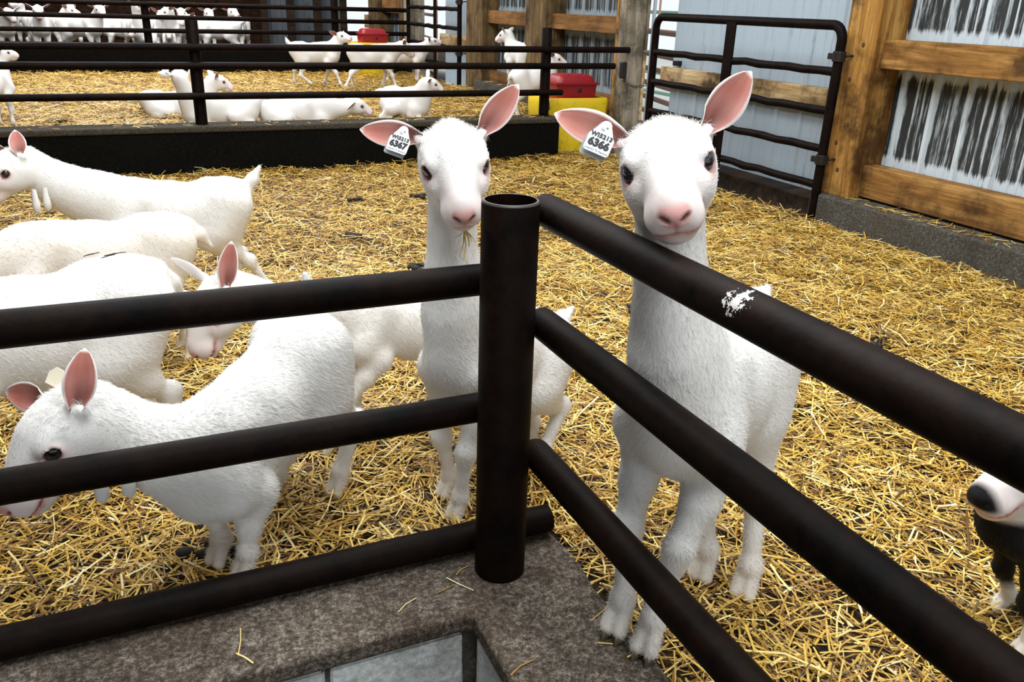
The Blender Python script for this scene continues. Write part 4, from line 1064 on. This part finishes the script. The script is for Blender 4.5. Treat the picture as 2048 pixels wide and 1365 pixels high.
def ear_tag(root, info, at, xdir, face, number, w=0.046, h=0.050):
    """two-piece identification tag: printed front leaf, grey rear leaf behind it"""
    o = info['org']; fz = unit(face); xx = np.asarray(xdir, float); xx = unit(xx - fz * (xx @ fz)); yy = np.cross(fz, xx)
    R3 = Matrix(np.stack((xx, yy, fz), 1).tolist())
    base = Vector(np.asarray(at) - o)
    def leaf(name, wd, ht, neck, t, dz, dy, mat, parent, dx=0.0):
        pts = []
        def arc(cx, cy, r, a0, a1, n=5):
            for k in range(n): a = a0 + (a1 - a0) * k / (n - 1); pts.append((cx + r * math.cos(a), cy + r * math.sin(a)))
        r = 0.005; hp = math.pi / 2
        arc(wd / 2 - r, -ht + r, r, -hp, 0); arc(wd / 2 - r, -ht * 0.42, r, 0, hp * 0.7); arc(0, 0.001, neck, 0.1, math.pi - 0.1, 7); arc(-wd / 2 + r, -ht * 0.42, r, hp * 1.3, math.pi); arc(-wd / 2 + r, -ht + r, r, math.pi, 3 * hp)
        bm = bmesh.new(); lo = [bm.verts.new((x + dx, y + dy, dz)) for x, y in pts]; hi = [bm.verts.new((x + dx, y + dy, dz + t)) for x, y in pts]
        bm.faces.new(hi); bm.faces.new(lo[::-1])
        for i in range(len(pts)): j = (i + 1) % len(pts); bm.faces.new((lo[i], lo[j], hi[j], hi[i]))
        ob = bm_link(name, bm, M[mat], parent, False)
        return ob
    t = leaf('ear_tag', w, h, 0.010, 0.0016, 0.004, 0, 'tag_white', root)
    m4 = R3.to_4x4(); m4.translation = base; t.matrix_local = m4; t['label'] = 'white ear tag printed with ' + number
    I3 = Matrix.Identity(3); z = 0.0059
    text_part('lettering', number, h * 0.375, Vector((0, -h * 0.66, z)), I3, 'ink', t, 0.0011)
    text_part('lettering', 'WI5213', h * 0.215, Vector((0, -h * 0.37, z)), I3, 'ink', t, 0.0006, 1.12)
    text_part('lettering', 'Unlawful To Remove', h * 0.098, Vector((0, -h * 0.905, z)), I3, 'ink_pale', t)
    text_part('lettering', '06', h * 0.13, Vector((-0.003, -h * 0.14, z)), I3, 'ink_pale', t)
    bm = bmesh.new(); bmesh.ops.create_uvsphere(bm, u_segments=10, v_segments=6, radius=0.0022, matrix=Matrix.Translation((0.003, -0.001, z)) @ Matrix.Diagonal((1, 1, .5, 1)))
    bm_link('stud', bm, M['tag_grey'], t, True)
    g = leaf('tag_back', w * 1.0, h * 1.13, 0.010, 0.0014, -0.004, 0, 'tag_grey', root, -0.004); g.matrix_local = m4; g['label'] = 'grey rear leaf of the ear tag'
    return t

HERO = 0.0042
# the two looking at the camera
g1, i1 = goat('white goat with tag 6366 resting its chin over the right pipe rail', 1.012, 1.246, 0.0, 212, s=1.06, ls=0.60, hs=1.27, body_lift=0.055,
    head_at=(0.822, 1.197, 1.003), head_fwd=(-0.46, -0.85, -0.26), head_up=cU * 0.99 - cR * 0.13 , feet={'FR': (0.785, 1.155, 0.025), 'FL': (0.812, 1.082, 0.025), 'HR': (1.076, 1.257), 'HL': (1.129, 1.170)},
    ear_dirs=(im(0.63, 0.77, 0.05), im(-0.90, 0.42, 0.05)), ear_open=(-cF * 1.0 + cR * 0.25, -cF + cU * 0.15), ear_len=0.110, grid=HERO, strands=60000, coat_len=0.012,
    iris=np.array((0.045, 0.055, 0.075)), tail=0.2, neck_r=1.02, fat=1.08)
ear_tag(g1, i1, i1['Hd'](-0.032, -0.052, 0.018) + im(-0.028, 0.014) * 1.27 - cF * 0.022, cR * 0.91 - cU * 0.41, -cF + cU * 0.1, '6366')
g2, i2 = goat('white goat with tag 6367 behind the thick corner post, straw in its mouth', 0.795, 1.842, 0.0, 210, s=0.90, ls=0.84, hs=1.22, pitch=19, body_lift=-0.02,
    head_at=(0.634, 1.735, 0.926), head_fwd=(-0.17, -0.83, -0.52), head_up=cU * 0.99 - cR * 0.12, feet={'FL': (0.628, 1.690), 'FR': (0.640, 1.800), 'HL': (0.935, 1.835), 'HR': (0.98, 2.00)},
    ear_dirs=(im(0.60, 0.78, 0.05), im(-0.975, 0.20, 0.1)), ear_open=(-cF + cR * 0.3, -cF + cU * 0.1), ear_len=0.120, grid=HERO, strands=52000, coat_len=0.012, tail=0.35, neck_r=1.1)
ear_tag(g2, i2, i2['Hd'](-0.032, -0.052, 0.018) + im(-0.030, 0.006) * 1.22 - cF * 0.022, cR * 0.935 - cU * 0.35, -cF + cU * 0.1, '6367')
# the near kid crossing behind the left rails
g3, i3 = goat('white kid lowering its head behind the left rails, wattles at its throat', 0.190, 1.815, 0.0, 219.6, s=0.95, ls=0.86, hs=1.20, pitch=-21, body_lift=-0.085,
    head_at=(-0.210, 1.690, 0.432), head_fwd=(-0.60, -0.40, -0.62), head_up=(-0.50, -0.10, 0.86), feet={'FL': (0.100, 1.640), 'FR': (0.052, 1.715), 'HL': (0.372, 1.910), 'HR': (0.212, 1.950)},
    ear_dirs=(im(0.10, 0.98, 0.05), im(-0.9, 0.15, 0.3)), ear_open=(-cF + cR * 0.3, -cF), ear_len=0.105, wattles=[(-0.148, 1.605, 0.365), (-0.100, 1.615, 0.360)], grid=HERO, strands=60000, coat_len=0.014, tail=1.75)
# the goat behind, only its head and flank showing
g4, i4 = goat('white goat with pink inner ear looking down, its flank behind the 6367 goat', 0.70, 2.215, 0.0, 176, s=0.80, ls=1.0, hs=1.02, cream=0.25,
    head_at=(0.140, 2.165, 0.500), head_fwd=(-0.50, -0.25, -0.80), head_up=(-0.70, -0.20, 0.55), feet={'FL': (0.40, 2.13), 'FR': (0.50, 2.27)},
    ear_dirs=(im(0.12, 0.95, -0.05), im(-0.82, 0.55, 0.1)), ear_open=(-cF, cF * 0.6 + cU), grid=0.005, strands=26000, tail=0.3)
# a tattoo inside one ear, a cream tag in the near kid's far ear
_re = [c for c in g4.children if c.name.startswith('ear')][1]
_at = np.array((0.043, 2.105, 0.540))
text_part('ear_tattoo', '0048', 0.0125, Vector(_at - i4['org']), Matrix(np.stack((unit(cR * 0.75 - cU * 0.66), unit(cU * 0.75 + cR * 0.66), unit(-cF)), 1).tolist()), 'ink', _re, 0.0002)
def plain_leaf(root, info, at, xdir, ydir, mat, w, h):
    bm = bmesh.new(); o = Vector(info['org']); xx, yy = Vector(unit(xdir)), Vector(unit(ydir)); zz = xx.cross(yy).normalized() * 0.0016
    pts = [(-w / 2, 0), (w / 2, 0), (w / 2, h * 0.6), (w * 0.2, h), (-w * 0.2, h), (-w / 2, h * 0.6)]
    lo = [bm.verts.new(Vector(at) - o + xx * a + yy * b - zz * 0.5) for a, b in pts]; hi = [bm.verts.new(Vector(at) - o + xx * a + yy * b + zz * 0.5) for a, b in pts]
    bm.faces.new(hi); bm.faces.new(lo[::-1])
    for i in range(6): j = (i + 1) % 6; bm.faces.new((lo[i], lo[j], hi[j], hi[i]))
    return bm_link('ear_tag', bm, M[mat], root, False, 0.0006, 1)
plain_leaf(g3, i3, i3['Hd'](-0.055, -0.080, 0.012), im(0.85, -0.45), im(0.35, 0.93), 'tag_cream', 0.040, 0.040)['label'] = 'plain cream ear tag'
g5, i5 = goat('white kid farthest in the near pen at the left, tail up, wattles under its neck', 0.105, 3.56, 0.0, 178, s=0.93, ls=0.96, hs=1.10,
    head_at=(-0.425, 3.50, 0.640), head_fwd=(-0.72, -0.36, -0.58), head_up=(-0.45, -0.15, 0.88), feet={'HL': (0.43, 3.56), 'HR': (0.30, 3.66), 'FL': (-0.1, 3.47), 'FR': (-0.1, 3.62)},
    ear_dirs=(im(-0.25, 0.95, 0.1), im(-0.95, 0.2, 0.1)), ear_open=(-cF + cR * 0.5, -cF), ear_len=0.095, wattles=[(-0.357, 3.40, 0.545), (-0.325, 3.43, 0.545)], grid=0.0055, strands=26000, tail=1.0, neck_r=1.3)
g6, i6 = goat('cream white kid at the left edge, rump towards us, between two others', -0.165, 2.99, 0.0, 186, s=0.92, ls=1.0, cream=0.55, neck=(-0.2, 0.2), head=(-0.8, 0.0, 0.0),
    grid=0.006, strands=22000, tail=-0.9, hooves=True)
g7, i7 = goat('large white kid at the left edge with bits of straw on its back', -0.295, 2.185, 0.0, 202, s=1.03, ls=0.98, cream=0.12, neck=(-0.35, -0.1), head=(-0.9, 0.0, 0.0),
    grid=0.0055, strands=30000, tail=-1.0)
def pied(c, P, L, zz, blend, sm):
    body = sm(zz, 0.10, 0.15) * (1 - sm(L[:, 0], -0.05, -0.03) * (np.abs(L[:, 1]) < 0.07) * sm(L[:, 2], -0.085, -0.070) * (L[:, 2] < 0.08))
    c = blend(c, body, DARK)
    c = blend(c, sm(L[:, 0], 0.128, 0.142) * sm(L[:, 2], -0.030, -0.020) * (np.abs(L[:, 1]) < 0.05), DARK)
    c = blend(c, 0.8 * sm(-np.abs(L[:, 0] - 0.035), -0.030, -0.012) * sm(np.abs(L[:, 1]), 0.02, 0.035) * (np.abs(L[:, 2]) < 0.04), DARK)
    return c
g8, i8 = goat('black and white kid cut off by the right edge of the view', 1.67, 0.815, 0.0, 156, s=0.72, ls=0.95, hs=1.15, head_at=(1.545, 0.862, 0.445), head_fwd=(-0.93, 0.05, -0.26), head_up=(-0.2, 0, 0.95),
    feet={'FL': (1.555, 0.805), 'FR': (1.64, 0.92)}, grid=0.005, strands=22000, patch=pied, group=None, ear_dirs=(im(0.6, 0.4, -0.3), im(0.5, 0.6, 0.4)))

G2P = 'white goats of the second pen'
def far(label, x, y, z, yaw, group=G2P, **k):
    k.setdefault('grid', 0.013); k.setdefault('hooves', False); return goat(label, x, y, z, yaw, group=group, **k)
far('white goat standing with its back to us at the left edge of the second pen', -0.98, 7.62, BED2, 62, s=0.78, fat=1.15, neck=(1.2, 0.1), neck_len=0.27, head=(-0.1, -0.7, 0.0), tail=-0.8)
far('white goat half cut off by the left edge, beyond the other one there', -1.45, 8.6, BED2, 5, s=0.80, neck=(0.7, 0.0), head=(-0.2, 0.2, 0.0), tail=-0.8)
gb, ib = far('white goat lying behind the far fence post with a tag in its ear, looking away', 0.70, 7.55, BED2 - 0.02, 177, s=0.98, lying=True, neck=(1.2, -0.15), neck_len=0.27, head=(0.05, -1.25, 0.0), ears=((0.95, 0.15), (0.8, 0.75)), tail=0.3, cream=0.05)
plain_leaf(gb, ib, ib['Hd'](-0.03, 0.10, 0.02) + im(0.0, 0.0, -0.03), im(1, -0.2), im(0.2, 1), 'tag_white', 0.055, 0.05)['label'] = 'white ear tag'
far('white goat lying beyond it, head to the right of the far fence post', 0.38, 8.32, BED2 - 0.06, 2, s=0.95, lying=True, neck=(0.85, 0.0), neck_len=0.27, head=(-0.45, 0.1, 0.0), tail=-0.5)
far('white goat lying stretched out along the low wall, head flat to the right', 1.30, 7.58, BED2 - 0.06, -4, s=1.02, lying=True, neck=(0.12, 0.0), neck_len=0.31, head=(-0.42, 0.0, 0.0), tail=-0.2, ears=((0.6, -0.5), (0.6, -0.5)))
far('white kid sitting by itself behind the middle low wall, wattles showing', 2.33, 7.68, BED2 + 0.0, -42, s=1.0, lying=True, ls=0.62, fat=1.1, hs=0.95, neck=(0.95, 0.1), neck_len=0.20, head=(-0.45, 0.55, 0.0), wattles=True, tail=0.0, ears=((0.2, 0.95), (0.95, 0.0)))
far('white goat walking to the right in the second pen, tail end nearest the dark wall', 2.14, 10.80, BED2, -12, s=0.92, neck=(0.95, 0.0), head=(-0.1, -0.6, 0.0), tail=1.2, feet={'HL': (1.92, 10.95), 'HR': (2.07, 10.72), 'FL': (2.30, 10.95), 'FR': (2.42, 10.62)})
far('white goat walking ahead of it with its head held low', 2.76, 10.42, BED2, -10, s=0.92, neck=(0.40, -0.1), head=(-0.75, 0.0, 0.0), tail=0.2, feet={'HL': (2.55, 10.55), 'HR': (2.42, 10.33), 'FL': (2.92, 10.5), 'FR': (3.02, 10.27)}, cream=0.15)
far('white goat with raised head in front of the farther tube gate', 3.42, 11.25, BED2, -8, s=0.88, neck=(0.65, 0.0), head=(0.05, 0.0, 0.0), tail=0.0, cream=0.2)
far('white goat standing up on the concrete ledge by the barn wall', 4.04, 8.90, 0.352, 98, s=0.86, ls=0.85, neck=(0.95, 0.35), head=(-0.5, 0.25, 0.0), tail=-0.9, feet={'HL': (4.0, 8.70), 'HR': (4.07, 8.72), 'FL': (3.99, 9.08), 'FR': (4.06, 9.10)}, ear_pink=1.0)
far('white goat standing behind the nearer yellow waterer, looking right', 3.58, 7.56, BED2, 4, s=0.82, ls=0.85, fat=1.2, neck=(1.15, 0.0), head=(-0.35, -0.5, 0.0), tail=-0.9)

G3P = 'crowded goats of the third pen'
def crowd(label, x, y, yaw, **k):
    k['s'] = k.get('s', 1.1) * 0.87; k.setdefault('grid', 0.012); return far(label, x, y, BED3, yaw, G3P, tail=k.pop('tail', -0.8), **k)
toc = lambda x, y: math.degrees(math.atan2(-y, -x))
crowd('white goat at the far left end of the third pen facing us', -1.50, 13.75, -60, neck=(0.7, 0.0), head=(-0.7, 0.0, 0.0))
crowd('white goat behind the leftmost ones with a raised neck', -1.30, 15.4, -100, neck=(1.3, 0.0), head=(-0.1, -0.5, 0.0), s=1.15)
crowd('white goat facing us with dark spread ears, third pen left', -1.02, 13.85, toc(-1.02, 13.85) + 3, neck=(0.9, 0.0), head=(-0.7, 0.0, 0.0), s=1.12)
crowd('white goat looking right behind the one with spread ears', -0.98, 14.65, -20, neck=(0.9, 0.2), head=(-0.3, 0.0, 0.0), s=1.1)
crowd('white goat standing upright behind with its head under the top rail', -0.66, 15.35, toc(-.66, 15.35), neck=(1.15, 0.0), head=(-0.55, 0.0, 0.0), s=1.18)
crowd('big white goat facing us with a pale beard, its long body to the left', -0.50, 13.78, -35, neck=(1.0, -0.1), head=(-0.45, -0.55, 0.0), s=1.15, fat=1.2)
crowd('white goat broadside behind, its hind legs showing under the rails', 0.02, 14.45, 172, neck=(0.3, 0.0), head=(-0.6, 0.0, 0.0), s=1.05, tail=0.2)
crowd('white goat with its neck stretched up against the far fence post', 0.20, 14.05, toc(.2, 14) + 15, neck=(1.25, 0.0), neck_len=0.28, head=(-0.2, 0.8, 0.0), s=1.12)
crowd('white goat with a tilted head just right of the far fence post', 0.53, 14.75, toc(.56, 14.5) + 15, neck=(0.95, 0.0), head=(-0.5, 0.3, 0.1), s=1.05)
crowd('large white goat right of the far fence post, head turned left', 0.80, 14.15, toc(.8, 14.15) - 28, neck=(0.9, 0.2), head=(-0.45, -0.9, 0.0), s=1.15)
crowd('pinkish white goat half hidden behind the large one', 0.93, 15.35, toc(.93, 15.35), neck=(0.95, 0.0), head=(-0.6, 0.0, 0.0), cream=0.35, s=1.1)
crowd('white goat turning its rump to us, tail to the right', 1.33, 13.75, 166, neck=(0.5, 0.1), head=(-0.5, 0.4, 0.0), s=1.12, tail=0.5, fat=1.15)
crowd('white goat looking over the back of the one that turns its rump', 1.25, 14.8, toc(1.25, 14.8) + 10, neck=(1.05, 0.0), head=(-0.5, 0.25, 0.0), s=1.1)
crowd('white goat at the right end of the crowd with a blue mark on its face', 1.72, 14.6, toc(1.72, 14.6) - 12, neck=(1.0, 0.0), head=(-0.3, 0.8, 0.0), s=1.15)
crowd('smaller white goat peering low under the bottom rail of the farthest fence', 0.62, 13.45, toc(.62, 13.45), s=0.78, neck=(0.35, 0.0), head=(-0.45, 0.0, 0.0))
crowd('white goat lying low behind the bottom rail left of the far fence post', 0.30, 13.50, toc(.3, 13.5) - 25, s=0.85, neck=(0.2, 0.0), head=(-0.25, 0.0, 0.0))

# straw held in the mouth of one goat, and bits lying on another's back
ws = empty('straw_wisp', i2['Hd'](0.135, 0, -0.062)); tag(ws, 'wisp of straw hanging from the mouth of the 6367 goat', 'straw')
for k, (a, b_, c_, r) in enumerate(((0.0, -0.005, -0.060, .0016), (-0.010, -0.002, -0.052, .0013), (0.018, -0.004, -0.020, .0012), (0.012, 0.0, -0.030, .0022), (-0.02, -0.003, -0.012, .001), (0.026, -0.006, -0.022, .001))):
    p1 = im(a * 1.0, c_ * 1.0); tube('stalk', [(0, 0, 0.010), tuple(p1 * 0.5 + im(0.004, 0.003)), tuple(p1)], [r, r, r * 0.6], M['straw_stalk'], ws, 6)
for k, (u, w, sc_) in enumerate(((0.0, 0.02, 0.03), (0.045, -0.01, 0.022), (0.02, 0.03, 0.02))):
    p = i7['B'](-0.215 + u, w, 0.60)
    tube('straw_bit', [tuple(p + im(-sc_, 0.0, 0.01)), tuple(p + im(0.0, 0.004)), tuple(p + im(sc_, 0.008))], [0.0012, 0.0018, 0.001], M['bark_bit'], g7, 6).matrix_local = Matrix.Translation(-Vector(i7['org']))
